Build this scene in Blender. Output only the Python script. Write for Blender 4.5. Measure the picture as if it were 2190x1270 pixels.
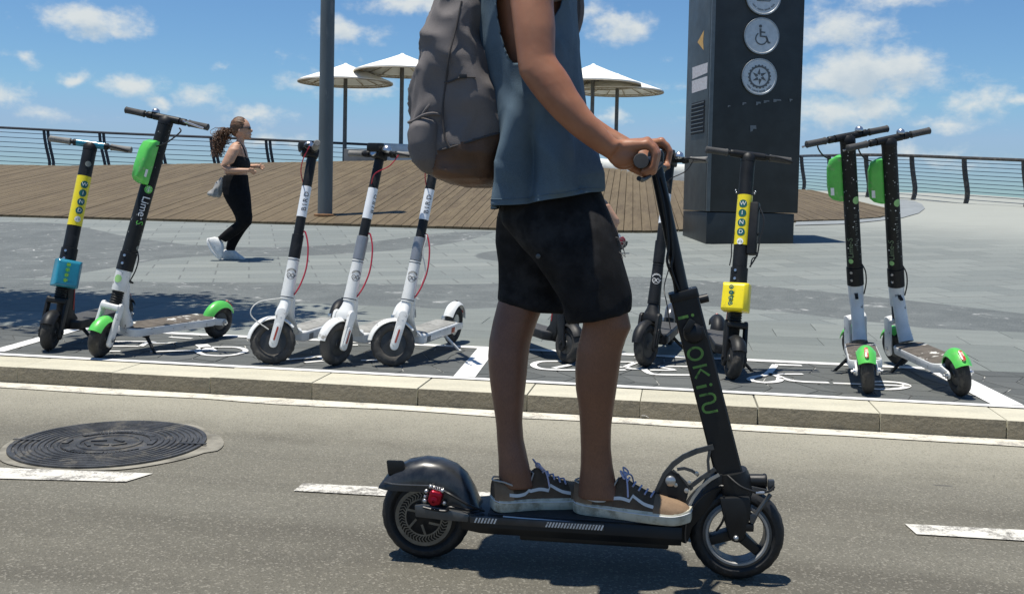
import bpy, bmesh, math, random
from mathutils import Vector, Matrix, Quaternion, noise
random.seed(7)
for _o in list(bpy.data.objects): bpy.data.objects.remove(_o, do_unlink=True)
SC = bpy.context.scene
COL = SC.collection
rad = math.radians
# ------------------------------------------------------------------ camera
F_PX, W_PX, H_PX = 2150.0, 2190.0, 1270.0        # focal length and frame in photo pixels
PPX, PPY = 1095.0, 502.0                          # principal point (the photo is a crop of a larger frame)
HOR = 412.0                                       # horizon row at the principal column
YAW, ROLL, CAM_H = rad(9.34), rad(1.2), 0.97
PITCH = math.atan((PPY - HOR) * math.cos(ROLL) / F_PX)
CAM_R = (Matrix.Rotation(YAW, 3, 'Z') @ Matrix.Rotation(rad(90) - PITCH, 3, 'X') @ Matrix.Rotation(ROLL, 3, 'Z'))
CAM_P = Vector((0, 0, CAM_H))
cd = bpy.data.cameras.new('camera'); cam = bpy.data.objects.new('camera', cd); COL.objects.link(cam)
cd.sensor_fit = 'HORIZONTAL'; cd.sensor_width = 36.0; cd.lens = 36.0 * F_PX / W_PX
cd.shift_x = 0.0; cd.shift_y = -((H_PX / 2) - PPY) / W_PX
cd.clip_start = 0.05; cd.clip_end = 60000
cam.matrix_world = Matrix.Translation(CAM_P) @ CAM_R.to_4x4()
SC.camera = cam
SC.render.resolution_x, SC.render.resolution_y = 1024, 593
# ------------------------------------------------------------------ light
SUN_DIR = Vector((0.165, 0.07, -1.0)).normalized()      # the way the light travels
SUN_EL = math.asin(-SUN_DIR.z)
SUN_AZ = math.atan2(-SUN_DIR.x, -SUN_DIR.y)             # clockwise from +Y, towards the sun
sl = bpy.data.lights.new('sun', 'SUN'); sl.energy = 4.8; sl.angle = rad(0.5); sl.color = (1.0, 0.945, 0.85)
sun = bpy.data.objects.new('sun', sl); COL.objects.link(sun)
sun.rotation_mode = 'QUATERNION'; sun.rotation_quaternion = SUN_DIR.to_track_quat('-Z', 'Y'); sun.location = (-20, 10, 60)
SC.view_settings.view_transform = 'Standard'; SC.view_settings.look = 'None'
SC.view_settings.exposure = 0.3; SC.view_settings.gamma = 1.0; SC.view_settings.use_curve_mapping = False
SKY_STRENGTH = 0.070
def ray(u, v):
    return (CAM_R @ Vector(((u - PPX) / F_PX, -(v - PPY) / F_PX, -1.0)))
def P(u, v, D):                       # world point seen at photo position (u, v) at depth D metres
    return CAM_P + ray(u, v) * D
def G(u, v, z=0.0):                   # the same on a level plane
    r = ray(u, v); return CAM_P + r * ((z - CAM_P.z) / r.z)
wd = bpy.data.worlds.new('World'); SC.world = wd; wd.use_nodes = True
def build_world():
    nt = wd.node_tree; N = nt.nodes; L = nt.links; N.clear()
    out = N.new('ShaderNodeOutputWorld'); bg = N.new('ShaderNodeBackground'); bg.inputs[1].default_value = SKY_STRENGTH
    L.new(bg.outputs[0], out.inputs[0])
    sky = N.new('ShaderNodeTexSky'); sky.sky_type = 'NISHITA'; sky.sun_disc = False
    sky.sun_elevation = SUN_EL; sky.sun_rotation = SUN_AZ
    sky.altitude = 0; sky.air_density = 1.0; sky.dust_density = 0.2; sky.ozone_density = 3.0
    # cloud density group: angles (azimuth, elevation) -> density
    g = bpy.data.node_groups.new('cloud_density', 'ShaderNodeTree')
    g.interface.new_socket('Vector', in_out='INPUT', socket_type='NodeSocketVector')
    g.interface.new_socket('Density', in_out='OUTPUT', socket_type='NodeSocketFloat')
    gn, gl = g.nodes, g.links
    gi = gn.new('NodeGroupInput'); go = gn.new('NodeGroupOutput')
    def vm(op, a, b=None, c=None, nn=gn, ll=gl):
        n = nn.new('ShaderNodeVectorMath'); n.operation = op
        for i, x in enumerate((a, b, c)):
            if x is None: continue
            if isinstance(x, (tuple, list, Vector)): n.inputs[i].default_value = x
            else: ll.new(x, n.inputs[i])
        return n.outputs['Value'] if op in ('LENGTH', 'DOT_PRODUCT') else n.outputs[0]
    def mt(op, a, b=None, c=None, nn=gn, ll=gl, clamp=False):
        n = nn.new('ShaderNodeMath'); n.operation = op; n.use_clamp = clamp
        for i, x in enumerate((a, b, c)):
            if x is None: continue
            if isinstance(x, (int, float)): n.inputs[i].default_value = x
            else: ll.new(x, n.inputs[i])
        return n.outputs[0]
    def nz(vec, scale, detail, rough, nn=gn, ll=gl, out='Fac'):
        n = nn.new('ShaderNodeTexNoise'); n.inputs['Scale'].default_value = scale; n.inputs['Detail'].default_value = detail
        n.inputs['Roughness'].default_value = rough; ll.new(vec, n.inputs['Vector']); return n.outputs[out]
    v = gi.outputs[0]
    warp = vm('MULTIPLY', vm('SUBTRACT', nz(v, 26, 4, .6, out='Color'), (.5, .5, .5)), (.045, .026, 0))
    p = vm('ADD', v, warp)
    clouds = [(190, 48, 115, 42, 1.0), (255, 68, 50, 20, .8), (160, 160, 36, 20, .75), (290, 186, 85, 32, .8), (345, 224, 40, 22, .8), (430, 208, 62, 30, .6),
              (48, 124, 30, 18, .5), (2, 200, 55, 34, .8), (475, 146, 30, 12, .4), (545, 246, 85, 24, .65), (735, 66, 95, 34, .85), (880, 8, 130, 30, .9),
              (640, 172, 80, 24, .55), (770, 190, 110, 30, .55), (1325, 58, 90, 44, .85), (1262, 22, 60, 30, .6), (1312, 246, 40, 24, .8), (1450, 180, 60, 22, .35),
              (1800, 62, 130, 60, .8), (1855, 158, 185, 66, 1.1), (1790, 240, 150, 52, .8), (1865, 226, 90, 40, .9), (2095, 218, 80, 34, .8), (2175, 216, 50, 20, .8),
              (2010, 262, 90, 24, .5), (100, 252, 90, 22, .4), (1960, 330, 160, 30, .35), (1620, 240, 160, 40, .4), (560, 300, 120, 22, .4), (1900, 2, 160, 22, .5)]
    acc = None
    for (u, w, a, b, k) in clouds:
        d = ray(u, w).normalized(); az = math.atan2(d.x, d.y); el = math.asin(d.z)
        sa, sb = a / F_PX, b / F_PX
        q = vm('MULTIPLY_ADD', p, (1 / sa, 1 / sb, 0), (-az / sa, -el / sb, 0))
        t = mt('MULTIPLY_ADD', vm('LENGTH', q), -k, k)
        acc = t if acc is None else mt('MAXIMUM', acc, t)
    # the rest of the sky goes on with the same scattered small cloud
    sc = vm('MULTIPLY', p, (1, 2.0, 0))
    far = mt('MULTIPLY_ADD', nz(sc, 7.0, 6, .62), 2.6, -1.62)
    acc = mt('MAXIMUM', mt('MAXIMUM', acc, far), -0.6)
    fine = mt('MULTIPLY_ADD', nz(vm('MULTIPLY', v, (1, 1.5, 0)), 34, 7, .62), 1.5, -0.72)
    gl.new(mt('ADD', acc, fine), go.inputs[0])
    tc = N.new('ShaderNodeTexCoord'); sp = N.new('ShaderNodeSeparateXYZ'); L.new(tc.outputs['Generated'], sp.inputs[0])
    az = mt('ARCTAN2', sp.outputs[0], sp.outputs[1], nn=N, ll=L); el = mt('ARCSINE', sp.outputs[2], nn=N, ll=L)
    cb = N.new('ShaderNodeCombineXYZ'); L.new(az, cb.inputs[0]); L.new(el, cb.inputs[1])
    def dens(vec):
        n = N.new('ShaderNodeGroup'); n.node_tree = g; L.new(vec, n.inputs[0]); return n.outputs[0]
    d0 = dens(cb.outputs[0]); d1 = dens(vm('ADD', cb.outputs[0], (-.006, .013, 0), nn=N, ll=L))
    def smooth(x, a, b):
        n = N.new('ShaderNodeMapRange'); n.interpolation_type = 'SMOOTHSTEP'; n.inputs[1].default_value = a; n.inputs[2].default_value = b
        L.new(x, n.inputs[0]); return n.outputs[0]
    cover = mt('MULTIPLY', smooth(d0, .0, .82), .90, nn=N, ll=L)
    thick = smooth(d1, .15, 1.1)
    cmix = N.new('ShaderNodeMix'); cmix.data_type = 'RGBA'
    cmix.inputs[6].default_value = (8.6, 9.0, 8.9, 1); cmix.inputs[7].default_value = (6.0, 7.0, 7.8, 1); L.new(thick, cmix.inputs[0])
    fin = N.new('ShaderNodeMix'); fin.data_type = 'RGBA'; L.new(cover, fin.inputs[0]); gain = N.new('ShaderNodeMix'); gain.data_type = 'RGBA'; gain.blend_type = 'MULTIPLY'; gain.inputs[0].default_value = 1.0; gain.inputs[7].default_value = (.76, 1.04, 1.28, 1); L.new(sky.outputs[0], gain.inputs[6]); cap = N.new('ShaderNodeVectorMath'); cap.operation = 'MINIMUM'; cap.inputs[1].default_value = (3.8, 5.75, 9.0); L.new(gain.outputs[2], cap.inputs[0]); L.new(cap.outputs[0], fin.inputs[6]); L.new(cmix.outputs[2], fin.inputs[7])
    L.new(fin.outputs[2], bg.inputs[0])
build_world()
wd.cycles.sampling_method = 'MANUAL'; wd.cycles.sample_map_resolution = 256
# ------------------------------------------------------------------ helpers
def lin(c):
    if isinstance(c, str):
        c = [int(c[i:i + 2], 16) / 255 for i in (0, 2, 4)]
        return tuple((x / 12.92 if x <= .04045 else ((x + .055) / 1.055) ** 2.4) for x in c)
    return tuple(c)
MATS = {}
def mat(name, c, rough=.6, metal=0., var=.12, vscale=14., c2=None, c2amt=.5, c2scale=30., c2soft=.06, bump=0., bscale=120., spec=.5, sub=0., coat=0., stretch=None, fine=0., fscale=900., trans=0.):
    """principled surface: base colour with mottling, an optional second colour for wear, and fine relief"""
    if name in MATS: return MATS[name]
    m = bpy.data.materials.new(name); m.use_nodes = True
    nt = m.node_tree; N = nt.nodes; L = nt.links
    b = N['Principled BSDF']; b.inputs['Roughness'].default_value = rough; b.inputs['Metallic'].default_value = metal
    b.inputs['Specular IOR Level'].default_value = spec
    if coat: b.inputs['Coat Weight'].default_value = coat; b.inputs['Coat Roughness'].default_value = .12
    if sub:
        b.inputs['Subsurface Weight'].default_value = sub; b.inputs['Subsurface Radius'].default_value = (.012, .005, .003); b.inputs['Subsurface Scale'].default_value = .6
    if trans: b.inputs['Transmission Weight'].default_value = trans
    c = lin(c); tc = N.new('ShaderNodeTexCoord'); vec = tc.outputs['Object']
    if stretch:
        mp = N.new('ShaderNodeMapping'); mp.inputs['Scale'].default_value = stretch; L.new(vec, mp.inputs[0]); vec = mp.outputs[0]
    oi = N.new('ShaderNodeObjectInfo')
    def nz(scale, det=4, rg=.6):
        n = N.new('ShaderNodeTexNoise'); n.inputs['Scale'].default_value = scale; n.inputs['Detail'].default_value = det; n.inputs['Roughness'].default_value = rg
        L.new(vec, n.inputs['Vector']); return n.outputs['Fac']
    def mix(f, a, bb):
        n = N.new('ShaderNodeMix'); n.data_type = 'RGBA'
        for i, x in ((0, f), (6, a), (7, bb)):
            if isinstance(x, tuple): n.inputs[i].default_value = (*x, 1)
            elif isinstance(x, (int, float)): n.inputs[i].default_value = x
            else: L.new(x, n.inputs[i])
        return n.outputs[2]
    def rng(x, a, bb, smoothstep=True):
        n = N.new('ShaderNodeMapRange'); n.inputs[1].default_value = a; n.inputs[2].default_value = bb
        if smoothstep: n.interpolation_type = 'SMOOTHSTEP'
        L.new(x, n.inputs[0]); return n.outputs[0]
    col = mix(rng(nz(vscale), .3, .7), tuple(x * (1 - var) for x in c), tuple(min(1, x * (1 + var)) for x in c))
    if fine:
        col = mix(rng(nz(fscale, 2), .38, .62), col, tuple(min(1, x * (1 + fine)) for x in c))
    if c2:
        c2amt += .10 if c2soft < .1 else .02
        f = rng(nz(c2scale, 6, .65), 1 - c2amt - c2soft, 1 - c2amt + c2soft); col = mix(f, col, lin(c2))
    L.new(col, b.inputs['Base Color'])
    if bump:
        bp = N.new('ShaderNodeBump'); bp.inputs['Strength'].default_value = bump; bp.inputs['Distance'].default_value = .004
        L.new(nz(bscale, 5), bp.inputs['Height']); L.new(bp.outputs[0], b.inputs['Normal'])
    r = rng(nz(vscale * 1.7, 3), .25, .75)
    rm = N.new('ShaderNodeMath'); rm.operation = 'MULTIPLY_ADD'; rm.inputs[1].default_value = .18 * rough; rm.inputs[2].default_value = rough * .9
    L.new(r, rm.inputs[0]); L.new(rm.outputs[0], b.inputs['Roughness'])
    MATS[name] = m; return m
def tag(o, label=None, cat=None, group=None, kind=None):
    if label: o['label'] = label
    if cat: o['category'] = cat
    if group: o['group'] = group
    if kind: o['kind'] = kind
    return o
def empty(name, loc=(0, 0, 0), rot=None, parent=None):
    o = bpy.data.objects.new(name, None); o.empty_display_size = .1; COL.objects.link(o)
    if rot is not None:
        o.matrix_world = Matrix.Translation(Vector(loc)) @ (rot.to_4x4() if isinstance(rot, Matrix) else Matrix.Rotation(rot, 4, 'Z'))
    else: o.location = loc
    if parent: o.parent = parent
    return o
def frame_from(t, up=Vector((0, 0, 1))):
    t = t.normalized(); s = up.cross(t)
    if s.length < 1e-4: s = Vector((1, 0, 0)).cross(t)
    s.normalize(); return s, t.cross(s).normalized()
class MB:
    """collects shapes and links them as one mesh object"""
    def __init__(self): self.v, self.f = [], []
    def add(self, vs, fs):
        k = len(self.v); self.v += [Vector(x) for x in vs]; self.f += [tuple(i + k for i in q) for q in fs]; return self
    def box(self, c, s, R=None):
        c = Vector(c); vs = []
        for dz in (-.5, .5):
            for dx, dy in ((-.5, -.5), (.5, -.5), (.5, .5), (-.5, .5)):
                q = Vector((dx * s[0], dy * s[1], dz * s[2])); vs.append(c + (R @ q if R else q))
        return self.add(vs, [(3, 2, 1, 0), (4, 5, 6, 7), (0, 1, 5, 4), (1, 2, 6, 5), (2, 3, 7, 6), (3, 0, 4, 7)])
    def loft(self, rings, cap=True, closed=False):
        n = len(rings[0]); vs = [x for r in rings for x in r]; fs = []; m = len(rings)
        for i in range(m if closed else m - 1):
            for j in range(n):
                a = i * n + j; b = i * n + (j + 1) % n; i2 = (i + 1) % m
                fs.append((a, b, i2 * n + (j + 1) % n, i2 * n + j))
        if cap and not closed: fs += [tuple(range(n))[::-1], tuple(range((m - 1) * n, m * n))]
        return self.add(vs, fs)
    def tube(self, path, r, n=10, cap=True, closed=False):
        path = [Vector(x) for x in path]; m = len(path); rings = []; s = None
        for i, q in enumerate(path):
            if closed: t = path[(i + 1) % m] - path[i - 1]
            else: t = path[min(i + 1, m - 1)] - path[max(i - 1, 0)]
            t.normalize()
            if s is None: s, w = frame_from(t, Vector((0, 0, 1)) if abs(t.z) < .9 else Vector((0, 1, 0)))
            else:
                s = (s - t * s.dot(t)); s.normalize(); w = t.cross(s).normalized()
            rr = r[i] if isinstance(r, (list, tuple)) else r
            rings.append([q + (s * math.cos(2 * math.pi * k / n) + w * math.sin(2 * math.pi * k / n)) * rr for k in range(n)])
        return self.loft(rings, cap, closed)
    def lathe(self, prof, o, axis, n=24, cap=True):
        """prof: (radius, height along axis)"""
        axis = Vector(axis).normalized(); o = Vector(o); s, w = frame_from(axis, Vector((0, 0, 1)) if abs(axis.z) < .9 else Vector((1, 0, 0)))
        rings = [[o + axis * h + (s * math.cos(2 * math.pi * k / n) + w * math.sin(2 * math.pi * k / n)) * max(rr, 1e-4) for k in range(n)] for rr, h in prof]
        return self.loft(rings, cap)
    def torus(self, c, axis, R, r, n=32, k=10, ry=None):
        axis = Vector(axis).normalized(); c = Vector(c); s, w = frame_from(axis, Vector((0, 0, 1)) if abs(axis.z) < .9 else Vector((1, 0, 0))); ry = ry or r
        rings = []
        for i in range(n):
            a = 2 * math.pi * i / n; d = s * math.cos(a) + w * math.sin(a)
            rings.append([c + d * (R + r * math.cos(2 * math.pi * j / k)) + axis * ry * math.sin(2 * math.pi * j / k) for j in range(k)])
        return self.loft(rings, False, True)
    def prism(self, poly, a, b, o=(0, 0, 0), ex=(1, 0, 0), ey=(0, 0, 1), ez=(0, 1, 0)):
        """2-D polygon in the (ex, ey) plane pushed along ez from a to b"""
        o, ex, ey, ez = map(Vector, (o, ex, ey, ez)); n = len(poly)
        vs = [o + ex * x + ey * y + ez * a for x, y in poly] + [o + ex * x + ey * y + ez * b for x, y in poly]
        fs = [tuple(range(n))[::-1], tuple(range(n, 2 * n))] + [(i, (i + 1) % n, n + (i + 1) % n, n + i) for i in range(n)]
        return self.add(vs, fs)
    def ball(self, c, r, n=14, m=9, R=None):
        c = Vector(c); r = Vector(r) if not isinstance(r, (int, float)) else Vector((r, r, r)); rings = []
        for i in range(m + 1):
            a = math.pi * i / m; sa = max(math.sin(a), .004)
            ring = []
            for k in range(n):
                q = Vector((r.x * sa * math.cos(2 * math.pi * k / n), r.y * sa * math.sin(2 * math.pi * k / n), -r.z * math.cos(a)))
                ring.append(c + (R @ q if R else q))
            rings.append(ring)
        return self.loft(rings)
    def xf(self, Mx): self.v = [Mx @ q for q in self.v]; return self
    def mesh(self, name, bevel=0., seg=2, smooth=40., remesh=0., smooth_it=0, sub=0):
        me = bpy.data.meshes.new(name); bm = bmesh.new(); vs = [bm.verts.new(q) for q in self.v]
        for f in self.f:
            try: bm.faces.new([vs[i] for i in f])
            except ValueError: pass
        bmesh.ops.recalc_face_normals(bm, faces=bm.faces)
        if bevel:
            ed = [e for e in bm.edges if len(e.link_faces) == 2 and e.calc_face_angle(0) > rad(35)]
            bmesh.ops.bevel(bm, geom=ed, offset=bevel, segments=seg, affect='EDGES', profile=.6, clamp_overlap=True)
        bm.to_mesh(me); bm.free()
        if remesh or sub:
            o = bpy.data.objects.new('tmp', me); COL.objects.link(o)
            if remesh:
                md = o.modifiers.new('r', 'REMESH'); md.mode = 'VOXEL'; md.voxel_size = remesh
            if smooth_it:
                md = o.modifiers.new('s', 'SMOOTH'); md.factor = .5; md.iterations = smooth_it
            if sub:
                md = o.modifiers.new('u', 'SUBSURF'); md.levels = sub; md.render_levels = sub
            dg = bpy.context.evaluated_depsgraph_get(); dg.update()
            me2 = bpy.data.meshes.new_from_object(o.evaluated_get(dg)); bpy.data.objects.remove(o); bpy.data.meshes.remove(me); me = me2; me.name = name
        if smooth:
            for p_ in me.polygons: p_.use_smooth = True
            me.set_sharp_from_angle(angle=rad(smooth))
        return me
    def build(self, name, m, parent=None, **kw):
        me = self.mesh(name, **kw); o = bpy.data.objects.new(name, me); COL.objects.link(o)
        if m: me.materials.append(m)
        if parent: o.parent = parent
        return o
def displace(me, fn):
    nn = [q.normal.copy() for q in me.vertices]; cc = [q.co.copy() for q in me.vertices]; out = []
    for c, n in zip(cc, nn): out.extend(fn(c, n))
    me.vertices.foreach_set('co', out)
    me.update()
def arc(c, r, a0, a1, n, ex=(1, 0, 0), ey=(0, 0, 1)):
    c, ex, ey = Vector(c), Vector(ex), Vector(ey)
    return [c + ex * (r * math.cos(rad(a0 + (a1 - a0) * i / n))) + ey * (r * math.sin(rad(a0 + (a1 - a0) * i / n))) for i in range(n + 1)]
def spline(pts, n=6):
    pts = [Vector(x) for x in pts]; out = []
    for i in range(len(pts) - 1):
        p0 = pts[max(i - 1, 0)]; p1 = pts[i]; p2 = pts[i + 1]; p3 = pts[min(i + 2, len(pts) - 1)]
        for k in range(n):
            t = k / n; out.append(.5 * ((2 * p1) + (p2 - p0) * t + (2 * p0 - 5 * p1 + 4 * p2 - p3) * t * t + (3 * p1 - p0 - 3 * p2 + p3) * t ** 3))
    return out + [pts[-1]]
def lerp_tab(tab, x):
    if x <= tab[0][0]: return tab[0][1]
    for (a, b), (c, d) in zip(tab, tab[1:]):
        if x <= c: return b + (d - b) * (x - a) / (c - a)
    return tab[-1][1]
_txt = {}
def text_mesh(s, size=1.0, extr=0.0, spacing=1.0):
    """lettering as triangles, centred, in the xy plane"""
    key = (s, size, spacing)
    if key not in _txt:
        cu = bpy.data.curves.new('t', 'FONT'); cu.body = s; cu.size = size; cu.align_x = 'CENTER'; cu.align_y = 'CENTER'; cu.space_character = spacing; cu.resolution_u = 4
        o = bpy.data.objects.new('t', cu); COL.objects.link(o); dg = bpy.context.evaluated_depsgraph_get(); dg.update()
        me = bpy.data.meshes.new_from_object(o.evaluated_get(dg)); _txt[key] = ([q.co.copy() for q in me.vertices], [tuple(p_.vertices) for p_ in me.polygons])
        bpy.data.objects.remove(o); bpy.data.curves.remove(cu); bpy.data.meshes.remove(me)
    return _txt[key]
def wrap_print(name, m, parent, vs, fs, o, axis, across, R, off=.0006, th=0.0, R2=None):
    """flat shapes (x along the axis, y across) laid onto a tube of radius R; across = direction of y = 0 on the tube's surface"""
    o, axis, across = Vector(o), Vector(axis).normalized(), Vector(across)
    across = (across - axis * across.dot(axis)).normalized(); side = axis.cross(across)
    bm = bmesh.new(); bv = [bm.verts.new((q[0], q[1], 0)) for q in vs]
    for f in fs:
        try: bm.faces.new([bv[i] for i in f])
        except ValueError: pass
    y0, y1 = min(q[1] for q in vs), max(q[1] for q in vs); st = R * .16; y = math.floor(y0 / st) * st
    while y < y1:
        if y > y0: bmesh.ops.bisect_plane(bm, geom=bm.verts[:] + bm.edges[:] + bm.faces[:], plane_co=(0, y, 0), plane_no=(0, 1, 0))
        y += st
    bm.verts.index_update(); vs = [tuple(q.co) for q in bm.verts]; fs = [tuple(q.index for q in f.verts) for f in bm.faces]; bm.free()
    out = [o + axis * q[0] + (across * math.cos(q[1] / R) + side * math.sin(q[1] / R)) * (R + off + .0005) for q in vs]
    return MB().add(out, fs).build(name, m, parent, smooth=0)
def flat_print(name, m, parent, vs, fs, o, ex, ey, off=.0008):
    o, ex, ey = Vector(o), Vector(ex).normalized(), Vector(ey).normalized(); n = ex.cross(ey)
    return MB().add([o + ex * q[0] + ey * q[1] + n * off for q in vs], fs).build(name, m, parent, smooth=0)
def disc2d(r, n=20, cx=0, cy=0):
    return [(cx + r * math.cos(2 * math.pi * i / n), cy + r * math.sin(2 * math.pi * i / n), 0) for i in range(n)], [tuple(range(n))]
def ring2d(r0, r1, a0=0, a1=360, n=24, cx=0, cy=0):
    vs, fs = [], []
    for i in range(n + 1):
        a = rad(a0 + (a1 - a0) * i / n)
        vs += [(cx + r0 * math.cos(a), cy + r0 * math.sin(a), 0), (cx + r1 * math.cos(a), cy + r1 * math.sin(a), 0)]
    for i in range(n): fs.append((2 * i, 2 * i + 1, 2 * i + 3, 2 * i + 2))
    return vs, fs
def stroke2d(path, w):
    """a painted stroke of width w along a 2-D path"""
    vs, fs = [], []; path = [Vector((x, y)) for x, y in path]
    for i, q in enumerate(path):
        t = (path[min(i + 1, len(path) - 1)] - path[max(i - 1, 0)]).normalized(); n = Vector((-t.y, t.x)) * w / 2
        vs += [(*(q + n), 0), (*(q - n), 0)]
    for i in range(len(path) - 1): fs.append((2 * i, 2 * i + 1, 2 * i + 3, 2 * i + 2))
    return vs, fs
def join2d(*parts):
    vs, fs = [], []
    for a, b in parts:
        k = len(vs); vs += list(a); fs += [tuple(i + k for i in q) for q in b]
    return vs, fs
def copy_tree(o, parent=None):
    c = o.copy(); COL.objects.link(c); c.parent = parent
    for ch in list(o.children): copy_tree(ch, c)
    return c
# ------------------------------------------------------------------ setting: materials with node recipes of their own
class NT:
    def __init__(s, name, rough=.8, spec=.3):
        s.m = bpy.data.materials.new(name); s.m.use_nodes = True; s.N = s.m.node_tree.nodes; s.L = s.m.node_tree.links
        s.b = s.N['Principled BSDF']; s.b.inputs['Roughness'].default_value = rough; s.b.inputs['Specular IOR Level'].default_value = spec
        s.tc = s.N.new('ShaderNodeTexCoord'); s.o = s.tc.outputs['Object']
    def put(s, node, i, x):
        if isinstance(x, (int, float)): node.inputs[i].default_value = x
        elif isinstance(x, (tuple, list)):
            node.inputs[i].default_value = (*x, 1) if node.inputs[i].type == 'RGBA' and len(x) == 3 else x
        elif x is not None: s.L.new(x, node.inputs[i])
    def math(s, op, a, b=None, c=None, clamp=False):
        n = s.N.new('ShaderNodeMath'); n.operation = op; n.use_clamp = clamp
        for i, x in enumerate((a, b, c)): s.put(n, i, x)
        return n.outputs[0]
    def map(s, scale=(1, 1, 1), loc=(0, 0, 0), rot=(0, 0, 0), vec=None):
        n = s.N.new('ShaderNodeMapping'); s.L.new(vec or s.o, n.inputs[0]); n.inputs[1].default_value = loc; n.inputs[2].default_value = rot; n.inputs[3].default_value = scale
        return n.outputs[0]
    def noise(s, scale, det=4, rg=.6, vec=None, out='Fac'):
        n = s.N.new('ShaderNodeTexNoise'); n.inputs['Scale'].default_value = scale; n.inputs['Detail'].default_value = det; n.inputs['Roughness'].default_value = rg
        s.L.new(vec or s.o, n.inputs['Vector']); return n.outputs[out]
    def voro(s, scale, feat='F1', vec=None, out='Distance', rnd=1.0):
        n = s.N.new('ShaderNodeTexVoronoi'); n.feature = feat; n.inputs['Scale'].default_value = scale; n.inputs['Randomness'].default_value = rnd
        s.L.new(vec or s.o, n.inputs['Vector']); return n.outputs[out]
    def rng(s, x, a, b, c=0., d=1., st=True):
        n = s.N.new('ShaderNodeMapRange'); n.interpolation_type = 'SMOOTHSTEP' if st else 'LINEAR'
        for i, y in enumerate((x, a, b, c, d)): s.put(n, i, y)
        return n.outputs[0]
    def mix(s, f, a, b, blend='MIX'):
        n = s.N.new('ShaderNodeMix'); n.data_type = 'RGBA'; n.blend_type = blend
        s.put(n, 0, f); s.put(n, 6, a); s.put(n, 7, b); return n.outputs[2]
    def bump(s, h, strength, dist=.01):
        n = s.N.new('ShaderNodeBump'); n.inputs['Strength'].default_value = strength; n.inputs['Distance'].default_value = dist
        s.L.new(h, n.inputs['Height']); s.L.new(n.outputs[0], s.b.inputs['Normal'])
    def color(s, c): s.put(s.b, 'Base Color', c)
    def curve(s, x, pts, lo, hi, vlo, vhi):
        """y(x) through pts, as a float curve"""
        fx = s.rng(x, lo, hi, st=False); n = s.N.new('ShaderNodeFloatCurve'); s.L.new(fx, n.inputs['Value']); cv = n.mapping.curves[0]
        q = sorted(((min(max((a - lo) / (hi - lo), 0), 1), (b - vlo) / (vhi - vlo)) for a, b in pts))
        cv.points[0].location = q[0]; cv.points[1].location = q[-1]
        for z in q[1:-1]: cv.points.new(*z)
        n.mapping.update(); return s.rng(n.outputs[0], 0., 1., vlo, vhi, st=False)
# walking surface: level by the kerb, then rising gently towards the sea
ZP = .082
def gz(Y):
    return lerp_tab([(-9, ZP), (6.6, ZP), (7.6, .098), (8.6, .128), (9.6, .168), (10.45, .21), (11.5, .27), (12.8, .352), (14.1, .44), (20, .69), (33, 1.235), (60, 2)], Y)
def GP(u, v):
    r = ray(u, v); t = 1.0
    for _ in range(60):
        q = CAM_P + r * t; t = (gz(q.y) - CAM_P.z) / r.z if r.z < -1e-5 else t
        q2 = CAM_P + r * t
        t = .5 * (q2 - CAM_P).dot(r) / r.dot(r) + .5 * ((CAM_P.z - gz(q2.y)) / -r.z)
    q = CAM_P + r * t
    lo, hi = 1.0, 80.0                                  # bisection on height above the surface
    for _ in range(60):
        md = (lo + hi) / 2; q = CAM_P + r * md
        if q.z > gz(q.y): lo = md
        else: hi = md
    return CAM_P + r * lo
YK = G(0, 820, 0).y * .5 + G(2190, 940, 0).y * .5         # kerb face
def asphalt():
    a = NT('asphalt', .86, .3); o = a.o
    base = a.mix(a.rng(a.noise(1.3, 5, .62, a.map((.35, 1.6, 1))), .3, .72), (.108, .101, .080), (.172, .162, .128))
    track = a.rng(a.noise(2.2, 3, .5, a.map((.05, 1.0, 1))), .42, .62)
    base = a.mix(a.math('MULTIPLY', track, .55), base, (.205, .196, .158))
    sp = a.N.new('ShaderNodeSeparateXYZ'); a.L.new(o, sp.inputs[0])
    dust = a.rng(a.math('ADD', sp.outputs[1], a.math('MULTIPLY', a.noise(3, 4), .5)), YK - .75, YK + .12)
    base = a.mix(a.math('MULTIPLY', dust, .8), base, (.40, .38, .30))
    gr = a.voro(190, 'F1'); gr2 = a.noise(330, 3, .7)
    base = a.mix(a.rng(gr2, .36, .66), a.mix(.28, base, (.06, .057, .05)), base)
    cell = a.voro(190, 'F1', out='Color'); cs = a.N.new('ShaderNodeSeparateColor'); a.L.new(cell, cs.inputs[0])
    base = a.mix(a.math('MULTIPLY', a.rng(cs.outputs[0], .80, .95), .36), base, (.38, .355, .295))
    base = a.mix(a.math('MULTIPLY', a.rng(cs.outputs[1], .74, .95), .33), base, (.055, .052, .044))
    spot = a.rng(a.noise(5.5, 2, .5, a.map((.5, 1.6, 1))), .735, .76)
    base = a.mix(a.math('MULTIPLY', spot, .6), base, (.05, .052, .056))
    a.color(base); a.bump(a.math('ADD', a.math('MULTIPLY', gr, 1.0), a.math('MULTIPLY', gr2, .6)), .55, .006); return a.m
ASPHALT = asphalt()
def paint(name, c, wear=.42, under=(.19, .18, .16)):
    a = NT(name, .75, .3)
    w = a.rng(a.math('ADD', a.math('MULTIPLY', a.noise(9, 5, .7), .6), a.math('MULTIPLY', a.noise(120, 4, .75), .4)), wear - .05, wear + .06)
    a.color(a.mix(w, under, a.mix(a.noise(30, 4), c, tuple(x * .82 for x in c)))); a.bump(a.noise(160, 3), .25, .004); return a.m
PAINT = paint('road_paint', (.66, .64, .57), .465); BAYPAINT = paint('bay_paint', (.80, .80, .77), .36, (.12, .125, .125))
DUSTYPAINT = paint('dusty_edge_paint', (.70, .66, .55), .455, (.33, .315, .275))
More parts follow.
